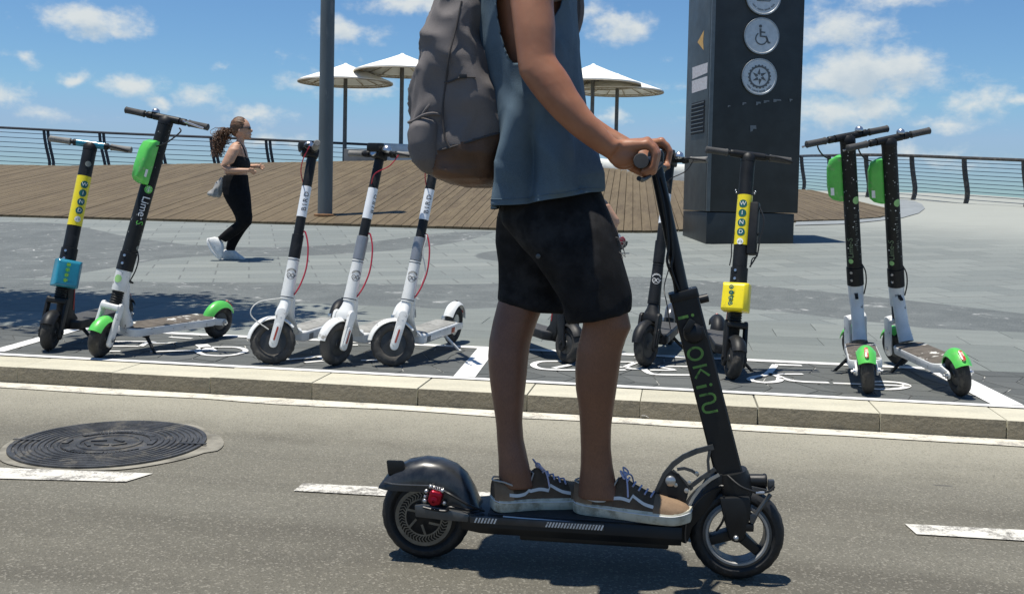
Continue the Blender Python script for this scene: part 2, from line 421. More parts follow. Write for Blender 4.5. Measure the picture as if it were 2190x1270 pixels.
def tint(name, c, c2, vs=3., fleck=0., fc=(.6, .6, .57), rough=.8, bump=.35):
    """stone with per-piece tone"""
    a = NT(name, rough, .35); oi = a.N.new('ShaderNodeObjectInfo')
    geo = a.N.new('ShaderNodeNewGeometry')
    r = a.math('FRACT', a.math('ADD', oi.outputs['Random'], a.math('MULTIPLY', geo.outputs['Random Per Island'], 7.31)))
    b = a.mix(r, c, c2); nz = a.noise(vs, 6, .65, a.map((1, 2.4, 1)))
    b = a.mix(a.rng(nz, .3, .7), a.mix(.22, b, (.06, .065, .07)), b)
    b = a.mix(a.math('MULTIPLY', a.rng(a.noise(70, 4, .7), .35, .7), .22), b, tuple(x * 1.35 for x in c2))
    if fleck: b = a.mix(a.rng(a.noise(38, 5, .75), 1 - fleck - .03, 1 - fleck + .03), b, fc)
    a.color(b); a.bump(a.math('ADD', a.noise(45, 5, .6), a.math('MULTIPLY', a.noise(8, 3), .5)), bump, .004); return a.m
SLAB = tint('paving_slab', (0.140, 0.157, 0.146), (0.196, 0.214, 0.198), 2.6)
BAYSTONE = tint('dark_bay_stone', (.074, .080, .076), (.110, .116, .110), 6., .0)
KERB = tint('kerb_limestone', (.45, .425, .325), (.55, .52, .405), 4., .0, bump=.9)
KERBF = tint('kerb_dark_face', (.19, .165, .115), (.25, .218, .155), 9., .0, bump=2.2)  # darker, rougher stone for the road-facing side of the kerb
GROUT = mat('pale_mortar', (.42, .42, .39), .9, var=.35, vscale=7., c2=(.075, .078, .075), c2amt=.43, c2scale=9.)
JOINT = mat('joint_sand', (.40, .40, .37), .95, var=.2, vscale=12., c2=(.12, .125, .118), c2amt=.47, c2scale=3.)
# ------------------------------------------------------------------ road, kerb, painted lines
def grid_sheet(name, m, xs, ys, zf, kind='structure'):
    b = MB(); nx = len(xs)
    vs = [(x, y, zf(x, y)) for y in ys for x in xs]
    fs = [(j * nx + i, j * nx + i + 1, (j + 1) * nx + i + 1, (j + 1) * nx + i) for j in range(len(ys) - 1) for i in range(nx - 1)]
    o = b.add(vs, fs).build(name, m, smooth=30); tag(o, kind=kind); return o
def lin_range(a, b, n): return [a + (b - a) * i / n for i in range(n + 1)]
road = grid_sheet('road', ASPHALT, lin_range(-70, 70, 14), [-60, -20, -8, -3, 0, 2, YK + .02], lambda x, y: 0)
kerb = tag(empty('kerb'), kind='structure')
XJ = [G(u, v, ZP).x for u, v in ((232, 797), (455, 806), (680, 815), (905, 823), (1138, 834), (1375, 846), (1615, 858), (1870, 872), (2140, 888))]
step = (XJ[-1] - XJ[0]) / 8
KW = .265
for k in range(-11, 24):
    x0 = XJ[0] + (k - 1) * step
    jog = random.uniform(-.006, .006); L_ = step - .004
    b = MB().box((0, 0, 0), (L_, KW, ZP + .06))
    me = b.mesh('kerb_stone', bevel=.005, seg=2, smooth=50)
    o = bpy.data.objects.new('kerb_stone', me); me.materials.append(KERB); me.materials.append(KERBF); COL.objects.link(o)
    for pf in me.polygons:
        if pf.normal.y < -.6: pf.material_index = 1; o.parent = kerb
    o.location = (x0 + step / 2 + jog * .3, YK + KW / 2 + jog * .5, (ZP + .06) / 2 - .06 + random.uniform(-.003, .002))
kj = MB().box((XJ[0] + 6 * step, YK + KW / 2 + .01, ZP / 2 - .04), (36 * step, KW - .02, ZP + .05)).build('kerb_mortar', JOINT, kerb)
def strip(name, m, pts, z, parent=None, th=0):
    """painted shape on the level ground from its outline"""
    o = MB().add([(p[0], p[1], z) for p in pts], [tuple(range(len(pts)))]).build(name, m, parent, smooth=0); return o
marks = tag(empty('road_marking'), kind='structure')
def quad_px(a, b, c, d, z): return [G(*q, z) for q in (a, b, c, d)]
edge_pts = [(x, YK - .004 - .002) for x in (-14, 14)]
b = MB(); xs = lin_range(-14, 14, 160); vs = []
for x in xs:
    w = .118 + .03 * noise.noise(Vector((x * 2.1, 3, 0))) + .012 * noise.noise(Vector((x * 9, 1, 0)))
    vs += [(x, YK - .006, .004), (x, YK - w, .004)]
b.add(vs, [(2 * i, 2 * i + 1, 2 * i + 3, 2 * i + 2) for i in range(160)]).build('edge_line', DUSTYPAINT, marks, smooth=0)
def dash(p0, p1, p2, p3):
    q = quad_px(p0, p1, p2, p3, 0); strip('lane_dash', PAINT, q, .004, marks)
dash((-330, 989), (327, 1014), (268, 1032), (-330, 1016))
dash((648, 1035), (1180, 1061), (1175, 1082), (628, 1051))
dash((1935, 1122), (2420, 1147), (2420, 1172), (1960, 1144))
# manhole cover in its concrete collar
mc = (G(22, 955, 0) + G(441, 945, 0)) / 2; MR = (G(22, 955, 0) - G(441, 945, 0)).length / 2
IRON = mat('cast_iron', (.060, .060, .060), .5, .25, var=.4, vscale=9, c2=(.13, .12, .10), c2amt=.33, c2scale=13, bump=.5, bscale=160)
COLLAR = mat('patch_concrete', (.205, .193, .157), .9, var=.35, vscale=9, bump=.4, bscale=90)
mh = tag(empty('manhole_cover', (mc.x, mc.y, 0)), 'round cast iron manhole cover with concentric rings set in the road', 'manhole cover')
pts = []
for i in range(64):
    a = 2 * math.pi * i / 64; r = MR * (1.09 + .09 * noise.noise(Vector((math.cos(a) * 1.6, math.sin(a) * 1.6, 4)))) + (.03 if abs(a - .25) < .35 else 0)
    pts.append((r * math.cos(a), r * math.sin(a)))
strip('collar', COLLAR, pts, .004, mh)
b = MB(); prof = [(MR, .002), (MR, .011)]
for k in range(7):
    r1 = MR * (.985 - .062 * k); prof += [(r1, .011), (r1 - MR * .026, .011), (r1 - MR * .032, .006), (r1 - MR * .056, .006)]
r1 = MR * .55
prof += [(r1, .011), (r1 - .01, .011), (r1 - .014, .0065), (MR * .34, .0065), (MR * .335, .011), (MR * .30, .011), (MR * .295, .0065), (.001, .0065)]
b.lathe(prof, (0, 0, 0), (0, 0, 1), 72).build('lid', IRON, mh, smooth=35)
lug = MB()
for k in range(8):
    a = k * math.pi / 4 + .2
    R = Matrix.Rotation(a, 3, 'Z'); lug.box(R @ Vector((MR * .45, 0, .009)), (.02, .06, .006), R)
for k in range(26):
    a = .5 + 2.2 * k / 26; R = Matrix.Rotation(a, 3, 'Z'); lug.box(R @ Vector((MR * .45, 0, .0085)), (.028, .009, .004), R)
    R = Matrix.Rotation(a + math.pi, 3, 'Z'); lug.box(R @ Vector((MR * .45, 0, .0085)), (.028, .009, .004), R)
for (x, y, a) in ((-.05, .01, .4), (.02, .03, -.5), (.05, -.02, .9), (-.01, -.04, 0), (-.06, -.05, -.8)):
    lug.box((x, y, .009), (.055, .012, .005), Matrix.Rotation(a, 3, 'Z'))
for a in (.15, math.pi + .15):
    R = Matrix.Rotation(a, 3, 'Z'); lug.box(R @ Vector((MR * .9, 0, .0115)), (.10, .014, .004), R)
tag(lug.build('raised_pattern', IRON, mh, smooth=0), kind='stuff')
# ------------------------------------------------------------------ pavement
def px_curve(pts): return [(q.x, q.y) for q in (GP(u, v) for u, v in pts)]
def pavement_mat():
    a = NT('promenade_paving', .8, .35); sp = a.N.new('ShaderNodeSeparateXYZ'); a.L.new(a.o, sp.inputs[0]); X, Y = sp.outputs[0], sp.outputs[1]
    br = a.N.new('ShaderNodeTexBrick'); a.L.new(a.map((1, 1, 1), rot=(0, 0, rad(-24))), br.inputs['Vector'])
    br.inputs['Scale'].default_value = 1.0; br.inputs['Brick Width'].default_value = .62; br.inputs['Row Height'].default_value = .31; br.inputs['Mortar Size'].default_value = .009; br.inputs['Mortar Smooth'].default_value = .3
    br.inputs['Color1'].default_value = (.196, .214, .198, 1); br.inputs['Color2'].default_value = (.138, .155, .146, 1); br.inputs['Mortar'].default_value = (.080, .088, .084, 1)
    c = br.outputs['Color']
    c = a.mix(a.rng(a.noise(1.5, 7, .70, a.map((.45, 2.4, 1))), .34, .66), a.mix(.42, c, (0.1287, 0.1531, 0.1478)), c)
    warm = a.rng(a.math('ADD', Y, a.math('MULTIPLY', X, .9)), 15, 24)
    c = a.mix(a.math('MULTIPLY', warm, .72), c, (.35, .36, .315))
    vec = a.map((1, 1, 1)); ed = a.voro(6.5, 'DISTANCE_TO_EDGE', vec); cc = a.voro(6.5, 'F1', vec, 'Color'); cs = a.N.new('ShaderNodeSeparateColor'); a.L.new(cc, cs.inputs[0])
    dk = a.mix(cs.outputs[0], (.080, .092, .090), (.118, .132, .128)); dk = a.mix(a.rng(a.noise(2, 5), .3, .7), dk, (.070, .081, .080))
    mort = a.math('MULTIPLY', a.rng(ed, .085, .03), a.rng(a.noise(3.4, 5, .7), .55, .70))
    dk = a.mix(a.math('MULTIPLY', mort, .7), dk, (.52, .52, .50))
    def band(top, bot, tl, bl):
        t = a.curve(X, px_curve(top), -14, 12, 0, 30); b_ = a.curve(X, px_curve(bot), -14, 12, 0, 30)
        jit = a.math('MULTIPLY', a.math('SUBTRACT', a.noise(1.2, 3), .5), .25); y = a.math('ADD', Y, jit)
        return a.math('MULTIPLY', a.rng(a.math('SUBTRACT', t, y), -.03, .03), a.rng(a.math('SUBTRACT', y, b_), -.03, .03))
    bA = band([(-400, 588), (0, 596), (300, 600), (600, 604), (900, 606), (1100, 604), (1330, 590), (1500, 598), (1700, 616), (1900, 636), (2190, 668), (2400, 690)],
              [(-400, 636), (0, 640), (300, 640), (600, 654), (900, 660), (1100, 656), (1330, 654), (1500, 652), (1700, 668), (1900, 690), (2190, 722), (2400, 742)], 0, 0)
    bB = band([(-400, 470), (0, 474), (130, 478), (200, 490), (320, 512), (450, 524), (600, 527), (750, 520), (860, 508), (960, 497), (1060, 494)],
              [(-400, 600), (0, 596), (130, 590), (200, 577), (320, 556), (450, 546), (600, 547), (750, 541), (860, 532), (960, 520), (1060, 494.5)], 0, 0)
    rg = None
    q = GP(1130, 546); dx = a.math('SUBTRACT', X, q.x); dy = a.math('SUBTRACT', Y, q.y)
    rr = a.math('SQRT', a.math('ADD', a.math('POWER', dx, 2), a.math('POWER', dy, 2)))
    bC = a.rng(rr, .62, .58)
    m_ = a.math('MAXIMUM', a.math('MAXIMUM', bA, bB), bC)
    c = a.mix(m_, c, dk)
    c = a.mix(a.math('MULTIPLY', a.rng(a.noise(90, 4, .7), .35, .7), .2), c, (.42, .43, .42))
    a.color(c); a.bump(a.math('ADD', a.noise(30, 5), a.math('MULTIPLY', a.math('MINIMUM', ed, .05), 6)), .3, .006); return a.m
PAVE = pavement_mat()
def ymax(x): return lerp_tab([(-40, 33), (8.0, 33.0), (9.0, 32.2), (9.9, 29.3), (10.6, 27.4), (11.4, 26.2), (12.6, 25.1), (14.2, 23.8), (20, 20), (40, 12)], x)
pav = MB(); xs = lin_range(-24, 6, 30) + lin_range(6.5, 16, 24) + [18, 22, 28, 40]; NY = 46
vs = []
for x in xs:
    y0, y1 = YK + KW - .01, ymax(x)
    for j in range(NY + 1):
        t = j / NY; y = y0 + (y1 - y0) * t; vs.append((x, y, gz(y) - .008))
fs = [(i * (NY + 1) + j, (i + 1) * (NY + 1) + j, (i + 1) * (NY + 1) + j + 1, i * (NY + 1) + j + 1) for i in range(len(xs) - 1) for j in range(NY)]
skirt0 = len(vs)
for i, x in enumerate(xs): vs.append((x, ymax(x) + .02, -4))
for i in range(len(xs) - 1): fs.append((i * (NY + 1) + NY, (i + 1) * (NY + 1) + NY, skirt0 + i + 1, skirt0 + i))
pavement = tag(pav.add(vs, fs).build('pavement', PAVE, smooth=30), kind='structure')
SEA = NT('sea_water', .3, .5); SEA.color((.02, .09, .24)); SEA.bump(SEA.noise(.35, 5, .6, SEA.map((1, .35, 1))), .6, .5)
sea = grid_sheet('sea', SEA.m, [-30000, -3000, -300, 300, 3000, 30000], [-3000, -300, 20, 60, 300, 3000, 30000], lambda x, y: -3.2)
# bay bounds in world
YB0 = YK + KW; YB1 = (G(1050, 742, ZP).y + G(1600, 770, ZP).y) / 2
# irregular dark stones in the bays
def irregular(x0, x1, y0, y1, nx, ny, jit, gap):
    gx = [[Vector((x0 + (x1 - x0) * (i + (.5 if j % 2 else 0) * (0 < i < nx)) / nx + (random.uniform(-jit, jit) if 0 < i < nx else 0),
                   y0 + (y1 - y0) * j / ny + (random.uniform(-jit * .6, jit * .6) if 0 < j < ny else 0))) for i in range(nx + 1)] for j in range(ny + 1)]
    out = []
    for j in range(ny):
        for i in range(nx):
            q = [gx[j][i], gx[j][i + 1], gx[j + 1][i + 1], gx[j + 1][i]]; c = sum(q, Vector((0, 0))) / 4
            q = [c + (p_ - c) * (1 - gap / max((p_ - c).length, .02)) for p_ in q]; out.append((c, q))
    return out
def stone_obj(name, c, q, parent, m, th=.014, dz=0.):
    b = MB(); z = gz(c.y) + dz
    k = [(p_ - c) for p_ in q]; g_ = [gz(p_.y) - gz(c.y) for p_ in q]
    b.add([(p_.x, p_.y, -th + e) for p_, e in zip(k, g_)] + [(p_.x, p_.y, -.001 + e) for p_, e in zip(k, g_)] + [(p_.x * .975, p_.y * .975, e * .975) for p_, e in zip(k, g_)],
          [(8, 9, 10, 11)] + [(i, (i + 1) % 4, 4 + (i + 1) % 4, 4 + i) for i in range(4)] + [(4 + i, 4 + (i + 1) % 4, 8 + (i + 1) % 4, 8 + i) for i in range(4)])
    o = b.build(name, m, parent, smooth=0); o.location = (c.x, c.y, z); return o
XL, XR = G(0, 752, ZP).x - 1.6, G(2165, 860, ZP).x + 1.3
nst = 49
grout = strip('bay_mortar_bed', GROUT, [(XL, YB0), (XR, YB0), (XR, YB1), (XL, YB1)], ZP - .0045, pavement)
for c, q in irregular(XL, XR, YB0 + .004, YB1, nst, 6, .05, .005): stone_obj('bay_stone', c, q, pavement, BAYSTONE, dz=random.uniform(-.0015, .0))
# pale slabs behind the bays, laid in running bond
YS1 = GP(1000, 662).y
nrow = 5; rowh = (YS1 - YB1) / nrow
strip('slab_joint_bed', JOINT, [(-6.6, YB1), (6.4, YB1), (6.4, YS1), (-6.6, YS1)], ZP - .0045, pavement)
for j in range(nrow):
    x = -6.6 + (j % 2) * .31
    while x < 6.3:
        w = random.choice((.56, .62, .62, .7)); y0 = YB1 + j * rowh
        q = [Vector((x + .0018, y0 + .0018)), Vector((x + w - .0018, y0 + .0018)), Vector((x + w - .0018, y0 + rowh - .0018)), Vector((x + .0018, y0 + rowh - .0018))]
        c = sum(q, Vector((0, 0))) / 4; o = stone_obj('paving_slab', c, q, pavement, SLAB, dz=random.uniform(-.001, .0005)); x += w
# bay lines and symbols
bay = tag(empty('bay_marking'), kind='structure'); ZM = ZP + .0022
def line_w(x0, y0, x1, y1, w, name='bay_line'):
    vs, fs = stroke2d([(x0 + (x1 - x0) * i / 12, y0 + (y1 - y0) * i / 12) for i in range(13)], w)
    return MB().add([(q[0], q[1], ZM) for q in vs], fs).build(name, BAYPAINT, bay, smooth=0)
xa, xm, xb = G(0, 755, ZP), G(1000, 800, ZP), G(2130, 850, ZP)
xa2, xm2 = G(185, 700, ZP), G(1046, 742, ZP)
line_w(-4.5, YB0 + .028, XR - .9 + .12, YB0 + .028, .05)
line_w(xa2.x - .05, YB1 - .02, xb.x - .05, YB1 - .02, .07)
line_w(xa2.x - .02, YB1 + .01, xa.x - .05, YB0 + .10, .085)
line_w(xm.x, YB0 + .06, xm2.x, YB1 - .055, .105)
line_w(xb.x, YB0 + .06, xb.x - .07, YB1 - .055, .14)
def sym(path, w=.038):
    pts = [G(u, v, ZP) for u, v in path]; pts = spline([(p_.x, p_.y, 0) for p_ in pts], 3) if len(path) > 2 else pts
    vs, fs = stroke2d([(p_.x, p_.y) for p_ in pts], w); MB().add([(q[0], q[1], ZM + .001) for q in vs], fs).build('bicycle_symbol', BAYPAINT, bay, smooth=0)
Z3 = lambda x, y: (60 + x / 4.5625, 540 + y / 4.5625); Z5 = lambda x, y: (1120 + x / 5.772, 600 + y / 5.772); Z6 = lambda x, y: (1100 + x / 2.009, 500 + y / 2.009)
Z4 = lambda x, y: (520 + x / 4.5625, 540 + y / 4.5625)
for pts, w in (([Z3(1640, 960), Z3(1720, 930), Z3(1880, 925), Z3(2050, 930), Z3(2125, 962), Z3(2040, 995), Z3(1900, 1010), Z3(1720, 1000), Z3(1640, 962)], .03),
               ([Z3(1190, 970), Z3(1500, 962), Z3(1800, 962)], .03), ([Z3(1690, 900), Z3(1790, 968)], .07), ([Z3(1380, 828), Z3(1600, 842)], .03),
               ([Z3(760, 872), Z3(1180, 872), Z3(1250, 890), Z3(1460, 880)], .03), ([Z3(690, 966), Z3(900, 966)], .03), ([Z3(760, 915), Z3(1100, 918)], .03), ([Z3(1180, 872), Z3(1100, 918)], .03),
               ([Z4(420, 1050), Z4(640, 1030), Z4(720, 1015), Z4(820, 1050)], .035), ([Z4(1150, 1055), Z4(1330, 1055)], .035), ([Z4(600, 1075), Z4(780, 1060)], .03), ([Z4(1030, 905), Z4(1120, 905)], .035),
               ([Z5(620, 1000), Z5(410, 1000), Z5(200, 1005), Z5(118, 1045), Z5(200, 1090), Z5(400, 1105), Z5(640, 1108)], .034), ([Z5(370, 1085), Z5(590, 1040)], .034),
               ([Z5(1000, 1005), Z5(1400, 1010)], .03), ([Z5(1400, 1010), Z5(1240, 1072)], .03), ([Z5(1100, 1074), Z5(1260, 1072), Z5(1320, 1092), Z5(1480, 1095)], .03), ([Z5(1100, 1108), Z5(1260, 1106)], .03),
               ([Z5(1480, 1095), Z5(1560, 1150), Z5(1700, 1165), Z5(2060, 1170)], .034), ([Z5(1560, 1108), Z5(1860, 1108), Z5(1690, 1072), Z5(1760, 1062), Z5(2030, 1065)], .03),
               ([Z6(1235, 567), Z6(1122, 563)], .04), ([Z6(1122, 563), Z6(1086, 604), Z6(1030, 616), Z6(1015, 630), Z6(1075, 640), Z6(1136, 634), Z6(1140, 620)], .036),
               ([Z6(1105, 600), Z6(1190, 632), Z6(1352, 641)], .036), ([Z6(1090, 604), Z6(1240, 604)], .03), ([Z6(1370, 643), Z6(1700, 655)], .03),
               ([Z6(1500, 640), Z6(1580, 636), Z6(1660, 642), Z6(1690, 656), Z6(1640, 668), Z6(1540, 668), Z6(1490, 655)], .034)):
    sym(pts, w)
# ------------------------------------------------------------------ boardwalk of single planks
def wood_mat():
    a = NT('weathered_plank', .72, .35); oi = a.N.new('ShaderNodeObjectInfo')
    n1 = a.noise(3.0, 6, .65, a.map((14, .5, 14))); seg = a.noise(1.6, 2, .5, a.map((6, 1.0, 1)))
    c = a.mix(a.rng(n1, .3, .7), (.064, .045, .023), (.122, .090, .048))
    c = a.mix(a.math('MULTIPLY', a.rng(seg, .3, .7), .55), c, (.172, .134, .076))
    c = a.mix(a.math('MULTIPLY', oi.outputs['Random'], .55), c, (.068, .049, .026))
    c = a.mix(a.math('MULTIPLY', a.rng(a.noise(.25, 3), .35, .65), .4), c, (.148, .111, .060))
    a.color(c); a.bump(n1, .4, .006); return a.m
WOOD = wood_mat()
PD = Vector((-math.sin(rad(2.7)), math.cos(rad(2.7)), 0)); PITCHP = .128
def y_edge(x): return lerp_tab([(-30, 14.1), (-1.2, 14.1), (-.3, 14.35), (.5, 15.2), (1.2, 16.3), (2.0, 17.4), (2.85, 18.05), (3.6, 19.0), (4.1, 20.2), (4.3, 21.4)], x)
def deck_slope(x): return lerp_tab([(-30, .142), (-4, .145), (-1.0, .130), (1.0, .09), (2.2, .05), (9, .044)], x)
def crest(x): return lerp_tab([(-20, 20.3), (-13, 20.3), (-5, 22.6), (-2.5, 22.6), (0, 22.3), (1, 24), (2, 32), (9, 33)], x)
def deck_z(x0, y):
    ye = y_edge(x0); s = deck_slope(x0); yc = crest(x0); z0 = gz(ye) + .025
    yr = min(y, yc); z = z0 + s * (yr - ye)
    if x0 > 1.6: z = max(z, gz(y) + .012)
    if y > yc: z -= .12 * (y - yc)
    return z
deck = tag(empty('boardwalk'), kind='structure')
k = 0; x0 = -17.0
while x0 < 4.25:
    ye = y_edge(x0); yc = crest(x0); ye1 = max(y_edge(x0 + PITCHP - .008), ye)
    yend = yc + 3.0 if x0 < 1 else min(ymax(x0) - .6, 31.0)
    ys = [ye] + [ye + (yc - ye) * t for t in (.25, .5, .75, .93, 1.0)] if x0 < 1 else lin_range(ye, yend, 6)
    if x0 < 1: ys += [yc + .6, yend]
    w = PITCHP - .007; b = MB(); top = []; bot = []; dzr = random.uniform(-.003, .003)
    for i, y in enumerate(ys):
        yL = y; yR = y + (ye1 - ye) if i == 0 else y
        for xx, yy in ((0, yL), (w, yR)):
            t = yy - ye; px = x0 + xx + PD.x / PD.y * t
            z = deck_z(x0, yy) + dzr; top.append((px, yy, z)); bot.append((px, yy, z - .035))
    n = len(ys); vs = top + bot; fs = []
    for i in range(n - 1):
        a = 2 * i; fs += [(a, a + 1, a + 3, a + 2), (a + 1, 2 * n + a + 1, 2 * n + a + 3, a + 3), (2 * n + a, a, a + 2, 2 * n + a + 2)]
    fs += [(0, 2 * n, 2 * n + 1, 1), (2 * n - 2, 2 * n - 1, 4 * n - 1, 4 * n - 2)]
    b.add(vs, fs).build('plank', WOOD, deck, smooth=0)
    x0 += PITCHP
# dark void below the gaps
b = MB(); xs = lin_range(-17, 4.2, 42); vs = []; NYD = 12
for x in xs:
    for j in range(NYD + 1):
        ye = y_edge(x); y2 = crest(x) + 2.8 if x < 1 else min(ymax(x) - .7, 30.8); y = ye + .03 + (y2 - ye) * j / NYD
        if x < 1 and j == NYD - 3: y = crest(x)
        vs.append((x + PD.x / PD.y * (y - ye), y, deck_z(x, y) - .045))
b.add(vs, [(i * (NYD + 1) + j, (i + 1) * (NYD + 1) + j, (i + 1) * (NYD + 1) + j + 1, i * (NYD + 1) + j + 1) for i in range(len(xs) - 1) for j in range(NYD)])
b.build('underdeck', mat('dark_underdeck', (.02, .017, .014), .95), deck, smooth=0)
# smooth concrete apron round the deck's right tip
CONC = mat('smooth_concrete', (.215, .235, .24), .8, var=.12, vscale=3., bump=.2, bscale=30)
ap = [GP(u, v) for u, v in ((1700, 482), (1808, 479), (1880, 472), (1930, 466), (1965, 456), (1978, 446), (1972, 437), (1955, 430), (1930, 427), (1905, 426))]
ap += [Vector((x, y_edge(x) + .25, 0)) for x in (4.3, 3.6, 2.85, 2.0)]
tag(MB().add([(q.x, q.y, gz(q.y) + .004) for q in ap], [tuple(range(len(ap)))]).build('concrete_apron', CONC, smooth=0), kind='structure')
# ------------------------------------------------------------------ railings
STEEL = mat('dark_painted_steel', (.035, .042, .052), .5, .2, var=.2, vscale=6, bump=.1)
STEELW = mat('weathered_railing_steel', (.055, .052, .047), .55, .2, var=.35, vscale=9, c2=(.14, .12, .09), c2amt=.3, c2scale=8)
WIRE = mat('railing_wire', (.06, .085, .125), .5, .3)
def railing(tops, base_drop, posts, outv, nwire, label, pw, pt, double=0., m=STEEL, rail_r=.032):
    root = tag(empty('railing', tops[0] - Vector((0, 0, base_drop))), label, 'railing'); O = root.location.copy()
    path = spline([q - O for q in tops], 5)
    b = MB()
    for a_, c_ in zip(path, path[1:]): pass
    b.tube(path, rail_r, 8).build('handrail', m, root)
    prof = [(0, .0), (.18, .018), (.4, .06), (.58, .105), (.72, .135), (.86, .13), (1.0, .085)]
    off = lambda t: lerp_tab(prof, t)
    out = outv.normalized()
    for k in range(nwire):
        t = .10 + .88 * k / (nwire - 1)
        MB().tube([q - Vector((0, 0, base_drop * t)) + out * off(t) for q in path], .0085, 5).build('wire', WIRE, root)
    for q, tang in posts:
        q = q - O
        for s in ((-double / 2, double / 2) if double else (0,)):
            rings = []
            for t, o_ in prof:
                c = q - Vector((0, 0, base_drop * t + .01)) + out * o_ + tang * s; w = pw * (1 - .15 * abs(t - .5))
                rings.append([c - out * w / 2 - tang * pt / 2, c + out * w / 2 - tang * pt / 2, c + out * w / 2 + tang * pt / 2, c - out * w / 2 + tang * pt / 2])
            MB().loft(rings).build('post', m, root, smooth=25)
    return root
DL = 25.6
lt = [P(u, v, DL) for u, v in ((-130, 267), (0, 273), (240, 285), (480, 295), (640, 302.5), (930, 316))]
def on_path(tops, f):
    i = min(int(f), len(tops) - 2); return tops[i].lerp(tops[i + 1], f - i)
us = (-130, 0, 240, 480, 640, 930)
lp = []
for u in (-22, 98, 217, 340, 455, 573, 688, 806):
    k = max(i for i in range(5) if us[i] <= u); a, b_ = lt[k], lt[k + 1]; lp.append((a.lerp(b_, (u - us[k]) / (us[k + 1] - us[k])), (b_ - a).normalized()))
railing(lt, 1.12, lp, Vector((.8, .6, 0)), 9, 'long dark steel railing with horizontal wires behind the wooden deck on the left', .05, .028, .10)
rp_ = [(1650, 338.5, 35), (1714, 334, 31.8), (1773, 333, 28.8), (1852, 331.5, 27.2), (1950, 333.5, 26.0), (2062, 338, 24.4), (2190, 343, 23.2), (2350, 350, 21.8)]
rt = [P(u, v, D) for u, v, D in rp_]
rposts = []
for i, q in enumerate(rt): rposts.append((q, ((rt[min(i + 1, 7)] - rt[max(i - 1, 0)])).normalized()))
railing(rt, 1.13, rposts, Vector((.9, .42, 0)), 11, 'curved steel railing with wide bent posts at the right edge of the promenade', .13, .03, 0., STEELW, .04)
# ------------------------------------------------------------------ pale parapet on the crest
PALE = mat('pale_cast_concrete', (.62, .63, .58), .7, var=.12, vscale=5, bump=.2)
DARKC = mat('grey_concrete', (.16, .17, .17), .8, var=.15, vscale=5, bump=.2)
wp = spline([P(812, 306, 24.6), P(950, 313, 24.5), P(1150, 328, 24.2), P(1330, 343, 23.8), P(1470, 352, 23.6), P(1560, 357, 23.6)], 4)
wall = tag(empty('parapet_wall', wp[0] - Vector((0, 0, .75))), 'pale rounded concrete parapet on the deck crest behind the rider', 'wall'); O = wall.location
rings = []
for i, q in enumerate(wp):
    t = (wp[min(i + 1, len(wp) - 1)] - wp[max(i - 1, 0)]).normalized(); s = Vector((t.y, -t.x, 0)).normalized()
    sec = [(-.24, -.75), (-.25, -.2), (-.22, -.08), (-.14, -.015), (0, 0), (.14, -.015), (.22, -.08), (.25, -.2), (.24, -.75)]
    rings.append([q - O + s * a + Vector((0, 0, z)) for a, z in sec])
MB().loft(rings).build('coping', PALE, wall)
q0 = P(738, 318, 24.2); q1 = P(812, 322, 24.2)
MB().box((q0 + q1) / 2 - O - Vector((0, 0, .35)), ((q1 - q0).length, .3, .7), Matrix.Rotation(math.atan2((q1 - q0).y, (q1 - q0).x), 3, 'Z')).build('end_block', DARKC, wall, bevel=.02)
# ------------------------------------------------------------------ lamp post
q = P(695, 458, 15.45); q.z = deck_z(q.x, q.y)
post = tag(empty('lamp_post', q), 'thick grey steel lamp post rising from the wooden deck', 'lamp post')
GREYP = mat('grey_pole_paint', (.115, .13, .13), .55, .1, var=.15, vscale=5, bump=.12, stretch=(1, 1, .2), c2=(.2, .2, .185), c2amt=.25, c2scale=9)
MB().lathe([(.112, -.1), (.112, 0), (.108, 3), (.104, 6.0)], (0, 0, 0), (0, 0, 1), 32).build('pole', GREYP, post)
RUST = mat('rusty_flange', (.20, .105, .045), .9, var=.3, vscale=14, bump=.3)
MB().lathe([(.17, -.08), (.17, .012), (.16, .02), (.112, .022)], (0, 0, 0), (0, 0, 1), 28).build('base_flange', RUST, post)
MB().lathe([(.104, 0), (.13, .03), (.14, .3), (.12, .34), (.02, .36)], (0, 0, 6.0), (0, 0, 1), 24).build('lamp_head', GREYP, post)
